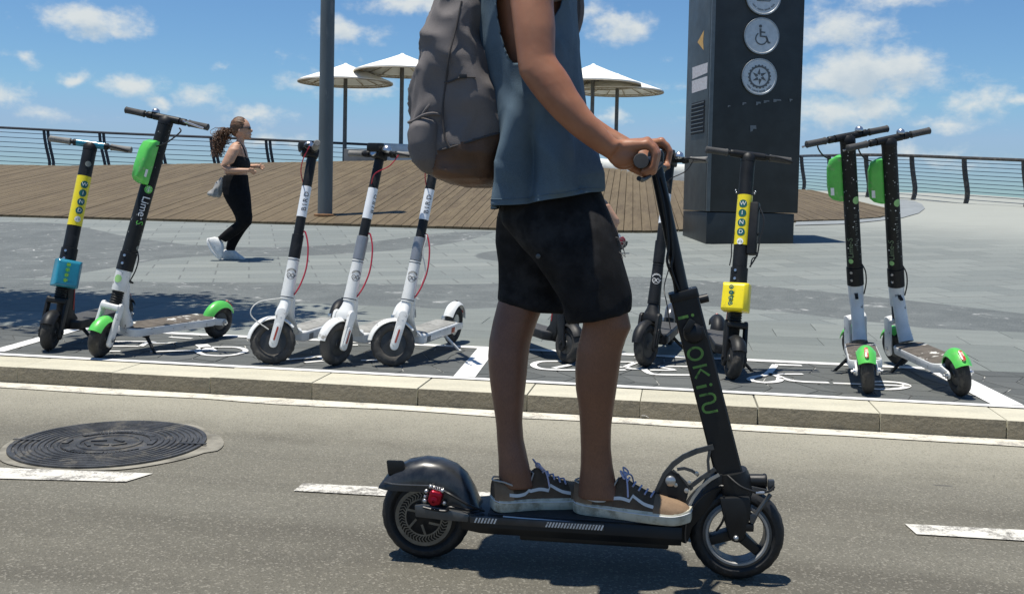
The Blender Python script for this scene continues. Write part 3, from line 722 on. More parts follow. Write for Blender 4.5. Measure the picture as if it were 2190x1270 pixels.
# ------------------------------------------------------------------ parasols
CANVAS = mat('white_canvas', (.84, .82, .74), .85, var=.05, vscale=3, bump=.12, bscale=60)
BATTEN = mat('parasol_batten', (.42, .36, .26), .75, var=.2, vscale=10)
PPOLE = mat('parasol_pole', (.13, .13, .12), .5, .4, var=.15)
def parasol(u, vapex, vrim, rpx, D, ubase, label):
    c = P(u, vrim, D); base = gz(min(c.y, 33)) - .6; root = empty('parasol', (c.x, c.y, base)); tag(root, label, 'parasol', 'white parasols beyond the deck')
    R = rpx * D / F_PX; h = c.z - base; ah = (vrim - vapex) * D / F_PX + .03
    MB().lathe([(.055, 0), (.05, h + ah * .9)], (0, 0, 0), (0, 0, 1), 14).build('pole', PPOLE, root)
    b = MB(); n = 48; prof = [(.03, ah + .03), (.06, ah), (R * .35, ah * .66), (R * .7, ah * .30), (R * .95, ah * .03), (R, -.015), (R, -.055)]
    inner = [(R - .012, -.055), (R - .012, -.02), (R * .93, ah * .03 - .03), (R * .68, ah * .28 - .02), (.1, ah * .85)]
    b.lathe([(r, z + h) for r, z in prof + inner], (0, 0, 0), (0, 0, 1), n, cap=False)
    can = b.build('canopy', CANVAS, root, smooth=60)
    MB().torus((0, 0, h - .05), (0, 0, 1), R - .01, .016, 48, 6).build('rim', BATTEN, root)
    MB().torus((0, 0, h - .02), (0, 0, 1), R * .82, .014, 48, 6).build('inner_ring', BATTEN, root)
    for k in range(14):
        a = 2 * math.pi * k / 14 + .1; d = Vector((math.cos(a), math.sin(a), 0))
        MB().tube([d * .05 + Vector((0, 0, h + ah * .66)), d * R * .6 + Vector((0, 0, h + ah * .22)), d * (R - .02) + Vector((0, 0, h - .04))], .013, 5).build('rib', BATTEN, root)
    for k in range(28):
        a = 2 * math.pi * (k + .5) / 28; d = Vector((math.cos(a), math.sin(a), 0)); e = Vector((math.cos(a + .11), math.sin(a + .11), 0))
        MB().tube([d * R * .82 + Vector((0, 0, h - .02)), e * (R - .02) + Vector((0, 0, h - .05))], .009, 4).build('lattice_strut', BATTEN, root)
    return root
parasol(739, 141, 174, 101, 25.5, 740, 'white round parasol, leftmost of the four, partly behind the lamp post')
parasol(860, 120, 152, 103, 25.0, 860, 'white round parasol left of the rider, its edge reaching behind the backpack')
parasol(1268, 142, 178, 103, 26.0, 1266, 'white round parasol directly behind the rider, the higher one right of his arm')
parasol(1320, 163, 194, 99, 27.0, 1320, 'white round parasol right of the rider, lower and farthest right of the four')
# ------------------------------------------------------------------ information totem
A = GP(1508, 521); B = GP(1700, 520)
ex = (B - A); ex.z = 0; TW = ex.length; ex.normalize(); ey = Vector((-ex.y, ex.x, 0)); TD = 1.05
totem = empty('information_totem', A, Matrix((ex, ey, (0, 0, 1))).transposed()); tag(totem, 'tall dark grey information totem with round silver pictogram discs', 'totem')
TOT = mat('totem_black_panel', (.020, .024, .025), .42, .1, var=.3, vscale=2.5, c2=(.075, .08, .082), c2amt=.14, c2scale=5, c2soft=.12, bump=.05)
TOTS = mat('totem_grey_panel', (.066, .078, .080), .5, .15, var=.18, vscale=3, bump=.05)
TRIM = mat('totem_trim', (.12, .135, .14), .45, .3, var=.1)
sc = 2150 / 13.2; PZ = .40; TH = 4.2
MB().box((TW / 2, TD / 2, PZ / 2 - .06), (TW - .03, TD - .03, PZ + .12)).build('plinth', TOT, totem, bevel=.006)
MB().box((TW / 2 + .03, TD / 2 + .004, PZ + .01 + (TH - PZ) / 2), (TW - .0, TD - .008, TH - PZ)).build('body', TOT, totem, bevel=.008)
MB().box((-.012 + .03, TD / 2, PZ + .01 + (TH - PZ) / 2), (.03, TD - .10, TH - PZ - .004)).build('side_panel', TOTS, totem, bevel=.004)
MB().box((.03 - .004, .01, PZ + .01 + (TH - PZ) / 2), (.05, .035, TH - PZ - .006)).build('corner_trim', TRIM, totem, bevel=.005)
SILV = mat('brushed_silver_disc', (.52, .54, .55), .42, .25, var=.08, vscale=20); RIMM = mat('disc_rim', (.34, .36, .37), .35, .6); PICT = mat('pictogram_grey', (.09, .10, .105), .6)
def totem_uv(u, v):
    """photo position on the front face -> (x, z) on the totem"""
    r = ray(u, v); n = ey; t = (A - CAM_P).dot(n) / r.dot(n); q = CAM_P + r * t - A; return q.dot(ex), q.z
def totem_side(u, v):
    r = ray(u, v); t = (A + ex * .003 - CAM_P).dot(ex) / r.dot(ex); q = CAM_P + r * t - A; return q.dot(ey), q.z
def disc(u, v, art, name):
    x, z = totem_uv(u, v); R = 37 / sc; d = MB().lathe([(R, .0), (R, .02), (R * .94, .026), (R * .92, .022), (.001, .022)], (x, 0.002, z), (0, -1, 0), 48).build('disc', SILV, totem, smooth=30)
    MB().torus((x, -.018, z), (0, 1, 0), R, .008, 48, 6).build('disc_rim', RIMM, d)
    vs, fs = art(R)
    MB().add([(x + a, -.0235, z + b_) for a, b_, _ in vs], fs).build(name, PICT, d, smooth=0)
def letters_arc(R, a0, a1, n, r=.80, h=.07):
    ps = []
    for i in range(n):
        a = a0 + (a1 - a0) * i / (n - 1)
        if i % 7 == 5: continue
        k = ring2d(R * (r - h / 2), R * (r + h / 2), a - .9, a + .9 + (i % 3) * .5, 2); ps.append(k)
        if i % 2: ps.append(ring2d(R * (r + h * .25), R * (r + h / 2), a - .9, a + 2.6, 2))
    return join2d(*ps)
def art_wheel(R):
    s = R * .9
    head = disc2d(.10 * s, 16, -.10 * s, .60 * s); torso = stroke2d([(-.10 * s, .46 * s), (-.08 * s, -.02 * s), (.28 * s, -.04 * s), (.44 * s, -.42 * s), (.56 * s, -.38 * s)], .13 * s)
    arm = stroke2d([(-.08 * s, .24 * s), (.22 * s, .22 * s)], .09 * s); wh = ring2d(.33 * s, .41 * s, 125, 370, 30, -.02 * s, -.16 * s)
    return join2d(head, torso, arm, wh)
def art_star(R):
    ps = [ring2d(R * .52, R * .62, 0, 360, 40)]
    for k in range(6):
        a = rad(90 + 60 * k); t = Vector((math.cos(a), math.sin(a))); n = Vector((-t.y, t.x))
        q = [t * R * .46, t * R * .16 + n * R * .13, t * R * .10, t * R * .16 - n * R * .05]; ps.append(([(*p_, 0) for p_ in q], [(0, 1, 2, 3)]))
    for k in range(20):
        a = 18 * k; ps.append(ring2d(R * .62, R * .67, a, a + 9, 3))
    ps.append(letters_arc(R, 215, 325, 26, .82, .08)); return join2d(*ps)
def art_box(R):
    s = R * .9
    o = stroke2d([(-.46 * s, .4 * s), (-.46 * s, -.18 * s), (-.40 * s, -.26 * s), (.40 * s, -.26 * s), (.46 * s, -.18 * s), (.46 * s, .4 * s)], .07 * s)
    return join2d(o, stroke2d([(-.46 * s, .36 * s), (.46 * s, .36 * s)], .07 * s), disc2d(.1 * s, 12, 0, .02 * s), stroke2d([(-.16 * s, -.12 * s), (.16 * s, -.12 * s)], .06 * s), letters_arc(R, 215, 325, 24, .74, .09))
disc(1632, -6, art_box, 'shelter_pictogram'); disc(1628, 78, art_wheel, 'wheelchair_pictogram'); disc(1623, 165, art_star, 'star_emblem')
def side_quad(name, m, pts, off=.002, par=None):
    MB().add([(.003 - off, *totem_side(u, v)) for u, v in pts], [tuple(range(len(pts)))]).build(name, m, par or totem, smooth=0)
side_quad('arrow', mat('orange_arrow', (.62, .36, .10), .6), ((1492, 91), (1506, 65), (1504, 89), (1505, 108)))
STK = mat('white_sticker', (.56, .55, .55), .6, var=.15, vscale=30, c2=(.5, .25, .25), c2amt=.3, c2scale=60)
side_quad('sticker', STK, ((1481, 145), (1514, 134), (1513, 156), (1481, 170)))
side_quad('sticker', STK, ((1480, 174), (1513, 163), (1512, 190), (1480, 200)))
va, vb = totem_side(1480, 222), totem_side(1506, 284)
y0, y1, z0, z1 = min(va[0], vb[0]), max(va[0], vb[0]), min(va[1], vb[1]), max(va[1], vb[1])
vent = MB().box((.0, (y0 + y1) / 2, (z0 + z1) / 2), (.008, y1 - y0, z1 - z0)).build('vent', mat('vent_black', (.01, .01, .012), .7), totem)
for k in range(8):
    z = z0 + (z1 - z0) * (k + .5) / 8
    MB().box((-.006, (y0 + y1) / 2, z), (.014, (y1 - y0) * .96, .012), Matrix.Rotation(.5, 3, 'Y')).build('louvre', TOTS, vent)
RES = mat('sticker_residue', (.16, .17, .175), .7)
for u, v, w, h in ((1611, 276, 15, 16), (1592, 222, 10, 7), (1622, 222, 12, 8), (1640, 218, 14, 7), (1662, 216, 20, 7), (1692, 215, 8, 7), (1559, 228, 6, 5)):
    x, z = totem_uv(u, v); w /= sc; h /= sc; rr = random.uniform
    MB().add([(x + w * a * rr(.35, .5), -.0005, z + h * b_ * rr(.35, .5)) for a, b_ in ((-1, -1), (-.2, -.8), (0, 0), (1, 0), (1, 1), (-1, 1))], [(0, 1, 2, 3, 4, 5)]).build('residue', RES, totem, smooth=0)
# ------------------------------------------------------------------ parked scooters
BLK = mat('black_powder_coat', (.010, .011, .012), .5, .0, var=.3, vscale=12, bump=.05, c2=(.03, .03, .03), c2amt=.27, c2scale=18, spec=.3)
BLKS = mat('scuffed_black_wrap', (.010, .011, .011), .52, .0, var=.2, vscale=20, c2=(.42, .44, .42), c2amt=.235, c2scale=55, c2soft=.015, bump=.08, spec=.3)
RUB = mat('tyre_rubber', (.028, .027, .025), .8, var=.3, vscale=20, bump=.2, c2=(.075, .068, .056), c2amt=.30, c2scale=16)
RUBD = mat('dusty_tyre', (.06, .057, .052), .85, var=.25, vscale=16, bump=.2, c2=(.11, .10, .085), c2amt=.30, c2scale=20)
HUB = mat('hub_motor_cover', (.05, .053, .055), .45, .3, var=.2, vscale=16, c2=(.085, .082, .075), c2amt=.26, c2scale=14)
GRIPM = mat('grip_rubber', (.055, .055, .054), .75, var=.15, bump=.5, bscale=500)
GRIPG = mat('grey_grip_rubber', (.20, .195, .18), .75, var=.15, bump=.5, bscale=500)
WHT = mat('scooter_white_paint', (.72, .73, .71), .35, var=.08, vscale=9, coat=.2, c2=(.32, .30, .26), c2amt=.25, c2scale=22)
WHTD = mat('chipped_white_paint', (.66, .67, .66), .42, var=.1, vscale=9, c2=(.14, .13, .115), c2amt=.25, c2scale=24, c2soft=.03)
LGRN = mat('bright_green_plastic', (.10, .52, .085), .36, var=.12, vscale=10, coat=.2, c2=(.22, .45, .16), c2amt=.28, c2scale=26)
DECKG = mat('worn_grip_tape', (.10, .085, .068), .9, var=.3, vscale=16, c2=(.62, .61, .56), c2amt=.34, c2scale=11, c2soft=.02, bump=.4, bscale=300)
DECKB = mat('grey_rubber_mat', (.27, .27, .25), .85, var=.25, vscale=8, c2=(.08, .08, .08), c2amt=.3, c2scale=9, bump=.3, bscale=200)
CHROME = mat('bare_metal', (.55, .56, .57), .28, .9, var=.1)
SILVERP = mat('silver_collar', (.30, .31, .325), .42, .5, var=.08)
REDC = mat('red_cable', (.42, .02, .045), .45); BLKC = mat('black_cable', (.012, .012, .013), .5); WHTC = mat('white_cable', (.6, .6, .57), .5)
REFL = mat('orange_red_reflector', (.36, .055, .02), .3, coat=.5); REDL = mat('red_tail_lens', (.42, .03, .02), .3, coat=.5, c2=(.75, .5, .4), c2amt=.35, c2scale=60)
YEL = mat('yellow_wrap', (.80, .66, .012), .38, var=.06, coat=.2, c2=(.55, .42, .05), c2amt=.25, c2scale=30); TEAL = mat('teal_plastic', (.015, .20, .29), .35, var=.15, coat=.3); TEALD = mat('dark_teal_print', (.005, .10, .10), .45)
WPRINT = mat('white_print', (.78, .79, .78), .5); BPRINT = mat('black_print', (.012, .012, .013), .5); GPRINT = mat('green_print', (.11, .48, .06), .5, c2=(.4, .6, .3), c2amt=.3, c2scale=200); YPRINT = mat('yellow_print', (.72, .70, .08), .5)
REDP = mat('dull_red_stripe', (.30, .018, .02), .5); LIMEP = mat('pale_lime_print', (.30, .55, .20), .5); BLUEW = mat('white_band', (.76, .79, .82), .4, var=.04)
def tyre_mesh(r, t, n=60, k=12, ridge=.0012, ry=None):
    ry = ry or t; rings = []
    for i in range(n):
        a = 2 * math.pi * i / n; d = Vector((math.cos(a), 0, math.sin(a))); ring = []
        for j in range(k):
            b_ = 2 * math.pi * j / k; lat = math.sin(b_); up = math.cos(b_)
            rr = ridge * (1 if (i + int(abs(lat) * 4)) % 3 else -1) if up > .2 else 0
            ring.append(d * (r - t + (t + rr) * up) + Vector((0, ry * lat, 0)))
        rings.append(ring)
    return MB().loft(rings, False, True)
def fender(c, r, a0, a1, w, th=.004, n=18, drop=.35, flare=0., taper=None):
    """arched mudguard; drop curls its sides down, angles from forward going up"""
    b = MB(); rings = []; m = 7
    for i in range(n + 1):
        f = i / n; a = rad(a0 + (a1 - a0) * f); d = Vector((math.cos(a), 0, math.sin(a))); ww = w * (taper(f) if taper else 1); rr = r + flare * f
        out = [c + d * (rr - drop * ww * .5 * abs(s) ** 2.2) + Vector((0, ww / 2 * s, 0)) for s in [(-1 + 2 * j / m) for j in range(m + 1)]]
        inn = [c + d * (rr - th - drop * ww * .5 * abs(s) ** 2.2) + Vector((0, (ww / 2 - th * .6) * s, 0)) for s in [(1 - 2 * j / m) for j in range(m + 1)]]
        rings.append(out + inn)
    return b.loft(rings)
def capsule(p0, p1, r0, r1, n=8):
    """outline of a tapering rounded bar in 2-D"""
    p0, p1 = Vector(p0), Vector(p1); d = (p1 - p0).normalized(); a = math.atan2(d.y, d.x); out = []
    for i in range(n + 1): t = a + math.pi / 2 + math.pi * i / n; out.append((p0.x + r0 * math.cos(t), p0.y + r0 * math.sin(t)))
    for i in range(n + 1): t = a - math.pi / 2 + math.pi * i / n; out.append((p1.x + r1 * math.cos(t), p1.y + r1 * math.sin(t)))
    return out
def stadium(L0, L1, w, rc=.04, n=5):
    out = []
    for cx, cy, a0 in ((L1 - rc, w / 2 - rc, 0), (L0 + rc, w / 2 - rc, 90), (L0 + rc, -w / 2 + rc, 180), (L1 - rc, -w / 2 + rc, 270)):
        for i in range(n + 1): a = rad(a0 + 90 * i / n); out.append((cx + rc * math.cos(a), cy + rc * math.sin(a)))
    return out
class Scooter:
    def __init__(s, name, label, front, rear, wb, r, rake, steer, lean, zf=ZP, anchor='front', turn=0.):
        F_, R_ = G(*front, zf), G(*rear, zf); h = math.atan2(F_.y - R_.y, F_.x - R_.x) + rad(turn); hv = Vector((math.cos(h), math.sin(h), 0))
        org = F_ - hv * wb / 2 if anchor == 'front' else R_ + hv * wb / 2
        org.z = zf + .001
        s.rot = Matrix.Rotation(h, 3, 'Z') @ Matrix.Rotation(-rad(lean), 3, 'X')
        s.root = tag(empty(name, org, s.rot), label, 'scooter', 'scooters parked in the painted bays'); s.org = org
        s.wb, s.r, s.rake = wb, r, rad(rake); s.fa = Vector((wb / 2, 0, r)); s.ra = Vector((-wb / 2, 0, r))
        s.ax = Vector((-math.sin(s.rake), 0, math.cos(s.rake))); s.fwd = Vector((math.cos(s.rake), 0, math.sin(s.rake)))
        s.a0 = s.fa - s.fwd * .03                                       # a point on the steering axis, level with the axle
        s.S = Matrix.Translation(s.a0) @ Matrix.Rotation(rad(steer), 4, s.ax) @ Matrix.Translation(-s.a0)
        s.tocam = s.rot.inverted() @ (CAM_P - org)
    def at(s, h): return s.a0 + s.ax * (h - s.r) / s.ax.z               # point on the steering axis at height h
    def part(s, b, name, m, parent=None, steer=False, **kw):
        if steer: b.xf(s.S)
        return b.build(name, m, parent or s.root, **kw)
    def cam_side(s, p_, off=0):
        d = s.tocam - p_; d = d - s.ax * d.dot(s.ax); return Matrix.Rotation(rad(off), 3, s.ax) @ d.normalized()
    def text(s, st, size, h, R, m, mode='up', off=0, name='lettering', parent=None, spacing=1.0, shift=0.):
        vs, fs = text_mesh(st, size, spacing=spacing)
        if mode == 'up': vs = [(q[0], -q[1] + shift, 0) for q in vs]
        elif mode == 'down': vs = [(-q[0], q[1] + shift, 0) for q in vs]
        else: vs = [(q[1], q[0] + shift, 0) for q in vs]
        c = s.at(h); return wrap_print(name, m, parent or s.root, vs, fs, c, s.ax, s.cam_side(c, off), R)
    def shape(s, sh, h, R, m, off=0, name='print', parent=None, o2=.0006):
        vs, fs = sh; c = s.at(h); return wrap_print(name, m, parent or s.root, vs, fs, c, s.ax, s.cam_side(c, off), R, o2)
    def sleeve(s, h0, h1, R, name, m, parent=None, R1=None, n=28, cap=.0015):
        c0, c1 = s.at(h0), s.at(h1); L = (c1 - c0).length; R1 = R1 or R
        return s.part(MB().lathe([(R * .9, 0), (R, cap), (R1, L - cap), (R1 * .9, L)], c0, s.ax, n), name, m, parent)
    def wheel(s, c, t, front=True, hub=.064, m=RUB, hubm=HUB, ridge=.0014, steer=True, rim=True, ry=None, hw=.021):
        b = tyre_mesh(s.r, t, ridge=ridge, ry=ry); b.xf(Matrix.Translation(c)); ty = s.part(b, 'front_wheel' if front else 'rear_wheel', m, steer=steer and front, smooth=35)
        b = MB().lathe([(.001, -hw), (hub * .3, -hw), (hub * .34, -hw * .86), (hub * .92, -hw * .7), (hub, -hw * .45), (hub + .004, 0), (hub, hw * .45), (hub * .92, hw * .7), (hub * .34, hw * .86), (hub * .3, hw), (.001, hw)], c, (0, 1, 0), 40)
        s.part(b, 'hub', hubm, ty, steer=steer and front, smooth=30)
        if rim:
            b = MB().torus(c, (0, 1, 0), hub + .006, .0045, 40, 6, ry=hw * .8); s.part(b, 'rim', hubm, ty, steer=steer and front)
        return ty
    def handlebar(s, h, half, gr=.0165, glen=.10, gm=GRIPM, m=BLK, bell=1, lever=1, drop=0., body=None, sweep=0.):
        c = s.at(h); y = Vector((0, 1, 0)); bar = s.part(MB().tube([c - y * (half - .01) - s.fwd * sweep, c - y * .08, c + y * .08, c + y * (half - .01) - s.fwd * sweep], .0125, 14), 'handlebar', m, steer=True)
        for sg in (-1, 1):
            e0, e1 = c + y * sg * (half - glen) - s.fwd * sweep * .7, c + y * sg * half - s.fwd * sweep
            b = MB().lathe([(gr * .9, 0), (gr * 1.1, .003), (gr * 1.1, .008), (gr, .012), (gr * .97, glen * .5), (gr, glen - .008), (gr * 1.08, glen - .004), (gr * .8, glen), (.001, glen)], e0, (e1 - e0), 18)
            s.part(b, 'grip', gm, bar, steer=True)
            k0 = c + y * sg * (half - glen - .028); s.part(MB().lathe([(.0165, -.016), (.0185, -.013), (.0185, .013), (.0165, .016)], k0, y, 16), 'clamp', BLK, bar, steer=True)
        lv = lever; p0 = c + y * lv * (half - glen - .02) + s.fwd * .02
        s.part(MB().tube(spline([p0, p0 + y * lv * .03 + s.fwd * .03 - s.ax * .006, p0 + y * lv * .08 + s.fwd * .032 - s.ax * .012, p0 + y * lv * .13 + s.fwd * .022 - s.ax * .018], 4), [.007, .007, .007, .007, .006, .006, .006, .006, .0055, .0055, .0055, .0055, .006], 8), 'brake_lever', BLK if body != 'chrome' else CHROME, bar, steer=True)
        if bell:
            q = c + y * bell * (half - glen - .055) + s.ax * .012
            s.part(MB().lathe([(.012, 0), (.021, .006), (.021, .013), (.017, .023), (.009, .029), (.001, .031)], q, s.ax, 20), 'bell', CHROME, bar, steer=True)
        return bar
    def loop(s, pts, r, m, name='cable', steer=True, parent=None):
        return s.part(MB().tube(spline(pts, 6), r, 7), name, m, parent, steer=steer)
    def kickstand(s, x, zt, spread=.09, m=BLK, fwdx=-.05):
        a = Vector((x, .04, zt)); b_ = Vector((x + fwdx, .04 + spread, .006)); k = s.part(MB().tube([a, a.lerp(b_, .5), b_], [.011, .0085, .0075], 10), 'kickstand', m)
        s.part(MB().tube([b_ - Vector((.01, 0, 0)), b_ + Vector((.012, .012, 0))], .008, 8), 'foot', m, k)
def face_logo(sz):
    """round flyer face: two eyes with winged lashes and a brow arc"""
    return join2d(ring2d(.20 * sz, .27 * sz, 0, 360, 18, -.30 * sz, 0), ring2d(.20 * sz, .27 * sz, 60, 360, 18, .26 * sz, 0), stroke2d([(.26 * sz, .06 * sz), (.72 * sz, .10 * sz)], .06 * sz), stroke2d([(.30 * sz, -.04 * sz), (.66 * sz, -.02 * sz)], .06 * sz),
                  ring2d(.62 * sz, .68 * sz, 25, 155, 20, 0, .08 * sz), ring2d(.74 * sz, .80 * sz, 35, 145, 20, 0, .08 * sz), ring2d(.50 * sz, .55 * sz, 215, 325, 16, 0, .05 * sz), disc2d(.05 * sz, 8, -.30 * sz, 0))
def rot_shape(sh):      # x to the right, y up the stem
    return [(q[1], q[0], 0) for q in sh[0]], sh[1]
def m365(name, label, front, rear, steer, lean, body, collar, fend_r, printoff, sleeve_m=BLUEW, grips=GRIPG, black=False, stemtext='BIRD', bell=1, tail=True, turn=0., show_bar=True):
    s = Scooter(name, label, front, rear, .84, .112, 14.5, steer, lean, turn=turn)
    s.wheel(s.fa, .026, True, .070, RUBD if not black else RUB, ry=.025, ridge=.002); rw = s.wheel(s.ra, .026, False, .066, RUB, CHROME if not black else HUB, ry=.025)
    s.part(MB().lathe([(.058, 0), (.058, .002), (.03, .002), (.03, 0)], s.ra + Vector((0, -.036, 0)), (0, 1, 0), 36, cap=False), 'brake_disc', CHROME, rw)
    # fork with reflector pads
    top = s.at(.272); crown = MB()
    for hh, wx, wy in ((.315, .026, .030), (.285, .030, .036), (.262, .032, .048), (.245, .030, .056), (.236, .024, .056)):
        c = s.at(hh) + s.fwd * .004; crown.v += []
    rings = []
    for hh, wx, wy, fx in ((.330, .026, .027, 0), (.30, .030, .033, .003), (.272, .033, .045, .008), (.250, .032, .056, .014), (.232, .024, .060, .016)):
        c = s.at(hh) + s.fwd * fx; rings.append([c + s.fwd * wx * math.cos(t) + Vector((0, wy * math.sin(t), 0)) for t in [2 * math.pi * i / 20 for i in range(20)]])
    fork = s.part(MB().loft(rings), 'fork', body, steer=True)
    ft = s.at(.255) + s.fwd * .016
    ux, uz = s.fwd, s.ax; L = (ft - s.fa).dot(uz)
    for sg in (-1, 1):
        poly = capsule((0, -.012), ((ft - s.fa).dot(ux), L), .021, .024)
        s.part(MB().prism(poly, .041 * sg, .058 * sg, s.fa, ux, uz, (0, 1, 0)), 'fork_blade', body, fork, steer=True, bevel=.004)
        poly = capsule((0, 0), ((ft - s.fa).dot(ux) * .55, L * .52), .013, .013)
        pad = s.part(MB().prism(poly, .056 * sg, .064 * sg, s.fa, ux, uz, (0, 1, 0)), 'axle_cover', body, fork, steer=True, bevel=.003)
        poly = capsule((.0, .008), ((ft - s.fa).dot(ux) * .52, L * .47), .0045, .0045)
        s.part(MB().prism(poly, .063 * sg, .0655 * sg, s.fa, ux, uz, (0, 1, 0)), 'reflector', REFL if not black else BLK, fork, steer=True)
    s.part(fender(s.fa, s.r + .018, 12, 150, .062, drop=.55, taper=lambda f: .72 + .28 * math.sin(math.pi * min(1, f * 1.1 + .1))), 'front_mudguard', body, steer=True)
    head = s.sleeve(.325, .535, .0335, 'head_tube', body, R1=.0285); s.sleeve(.333, .339, .0342, 'seam_ring', BLK, head); s.sleeve(.522, .527, .0300, 'seam_ring', BLK, head)
    s.sleeve(.536, .655, .0300, 'collar', collar)
    st = s.sleeve(.655, 1.055, .0248, 'stem', BLK)
    if stemtext:
        bd = s.sleeve(.745, .905, .0256, 'band', sleeve_m, st); s.text(stemtext, .036, .825, .0257, BPRINT, 'up', printoff, parent=st, spacing=1.45)
    s.shape(rot_shape(face_logo(.040)), .445, .0312, BPRINT if not black else WPRINT, printoff * .3 - 4, 'face_emblem', head)
    # neck and deck
    hb = s.at(.36); rings = []
    xb = -s.wb / 2 + .10; xf = s.wb / 2 - .165
    for p_, a, wy, wz in ((s.at(.43), 78, .027, .026), (s.at(.36) - Vector((.02, 0, .0)), 70, .030, .036), (Vector((xf + .045, 0, .225)), 60, .034, .030), (Vector((xf + .006, 0, .155)), 35, .044, .030), (Vector((xf - .05, 0, .126)), 5, .060, .027), (Vector((xf - .11, 0, .122)), 0, .068, .026)):
        d = Vector((math.sin(rad(a)), 0, math.cos(rad(a)))) if False else Vector((math.cos(rad(90 - a)), 0, math.sin(rad(90 - a))))
        nrm = Vector((d.z, 0, -d.x)); nrm = Vector((math.sin(rad(a)), 0, math.cos(rad(a))))
        rings.append([p_ + nrm * wz * math.cos(t) + Vector((0, wy * math.sin(t), 0)) for t in [2 * math.pi * i / 18 for i in range(18)]])
    s.part(MB().loft(rings), 'neck', body)
    dk = s.part(MB().prism(stadium(xb, xf - .02, .142, .03), .092, .146, (0, 0, 0), (1, 0, 0), (0, 1, 0), (0, 0, 1)), 'deck', body, bevel=.012, seg=3)
    s.part(MB().prism(stadium(xb + .02, xf - .045, .124, .03), .1455, .1485, (0, 0, 0), (1, 0, 0), (0, 1, 0), (0, 0, 1)), 'deck_mat', DECKB if not black else GRIPM, dk, bevel=.001)
    for x in (xf - .10, xb + .10):
        for sg in (-1, 1): s.part(MB().box((x, sg * .0716, .115), (.05, .002, .03)), 'side_badge', DECKB if x > 0 else REFL, dk)
    for sg in (-1, 1): s.part(MB().prism(capsule((s.ra.x, .112), (xb + .03, .12), .018, .022), .046 * sg, .056 * sg), 'rear_dropout', body, bevel=.003)
    rf = s.part(fender(s.ra, s.r + .022, 28, 168, .066, drop=.5, flare=.006, taper=lambda f: .9 + .1 * math.sin(math.pi * f)), 'rear_mudguard', fend_r)
    if tail:
        d = Vector((math.cos(rad(150)), 0, math.sin(rad(150)))); s.part(MB().ball(s.ra + d * (s.r + .028), (.012, .016, .018), 12, 8), 'tail_light', REDL, rf)
    d = Vector((math.cos(rad(95)), 0, math.sin(rad(95)))); s.part(MB().lathe([(.007, 0), (.009, .006), (.001, .008)], s.ra + d * (s.r + .022), d, 10), 'hook', BLK, rf)
    s.part(MB().box(s.ra + Vector((.045, -.045, .03)), (.035, .022, .04)), 'brake_caliper', CHROME, rw, bevel=.004)
    s.kickstand(xb + .16, .092, .085, body if not black else BLK)
    # handlebar group
    bar = s.handlebar(1.085, .215, gm=grips, bell=0)
    c = s.at(1.06); b = MB(); b.box(c + s.fwd * .012 + s.ax * .02, (.085, .062, .05), Matrix((s.fwd, (0, 1, 0), s.ax)).transposed())
    s.part(b, 'display_housing', BLK, steer=True, bevel=.012, seg=3)
    q = c + s.fwd * .05 + s.ax * .048; s.part(MB().box(q, (.06, .075, .045), Matrix((s.fwd, (0, 1, 0), s.ax)).transposed() @ Matrix.Rotation(rad(18), 3, 'Y')), 'tracker_box', BLK, steer=True, bevel=.01)
    s.part(MB().lathe([(.018, 0), (.02, .006), (.016, .010), (.001, .010)], c + s.fwd * .052 + s.ax * .018, s.fwd, 18), 'headlight', CHROME, steer=True)
    s.part(MB().lathe([(.012, -.004), (.025, .002), (.026, .012), (.021, .026), (.011, .034), (.001, .036)], c + s.fwd * .03 + Vector((0, .062, 0)) + s.ax * .03, s.ax, 22), 'bell', CHROME, bar, steer=True)
    s.loop([c + Vector((0, .15, 0)) + s.fwd * .03 + s.ax * .02, c + Vector((0, .12, 0)) + s.fwd * .05 - s.ax * .05, s.at(.97) + s.fwd * .045 + Vector((0, .03, 0)), s.at(.92) + s.fwd * .022], .0028, REDC if not black else BLKC)
    return s
def loops_bird(s, extra=None):
    side = s.cam_side(s.at(.6), 75)
    s.loop([s.at(.672) + side * .022, s.at(.67) + side * .036, s.at(.60) + side * .062, s.at(.50) + side * .072, s.at(.42) + side * .06, s.at(.37) + side * .042, s.at(.352) + side * .030], .0042, REDC, 'red_brake_cable', steer=False)
    if extra:
        side2 = s.cam_side(s.at(.6), extra); s.loop([s.at(.67) + side2 * .024, s.at(.66) + side2 * .04, s.at(.58) + side2 * .035, s.at(.50) + side * .06, s.at(.43) + side * .055], .0028, WHTC, 'white_cable', steer=False)
s = m365('scooter', 'white rental scooter nearest the lamp post, bars turned end-on, black collar', (588, 778), (704, 736), -62, 3.6, WHT, BLK, BLK, 14, bell=1); loops_bird(s)
s.loop([s.fa + Vector((.02, .05, .06)), s.fa + Vector((.10, .05, .14)), s.fa + Vector((.06, .05, .2)), s.at(.33) + s.fwd * .02], .003, WHTC, 'white_cable')
s = m365('scooter', 'white rental scooter in the middle of the three white ones, dark rear mudguard behind it', (718, 781), (836, 740), -16, 5.4, WHT, SILVERP, WHT, 58); loops_bird(s)
s = m365('scooter', 'white rental scooter with grey collar beside the rider\'s backpack, white rear mudguard and kickstand visible', (843, 783), (953, 739), -58, 5.4, WHT, SILVERP, WHT, 12); loops_bird(s, 55)
s = m365('scooter', 'all black scooter with white face emblem, standing behind the moving scooter\'s handlebar', (1382, 784), (1432, 736), -18, 3.0, BLK, BLK, mat('dark_glossy_plastic', (.05, .055, .06), .25, coat=.5), 8, black=True, sleeve_m=BLUEW)
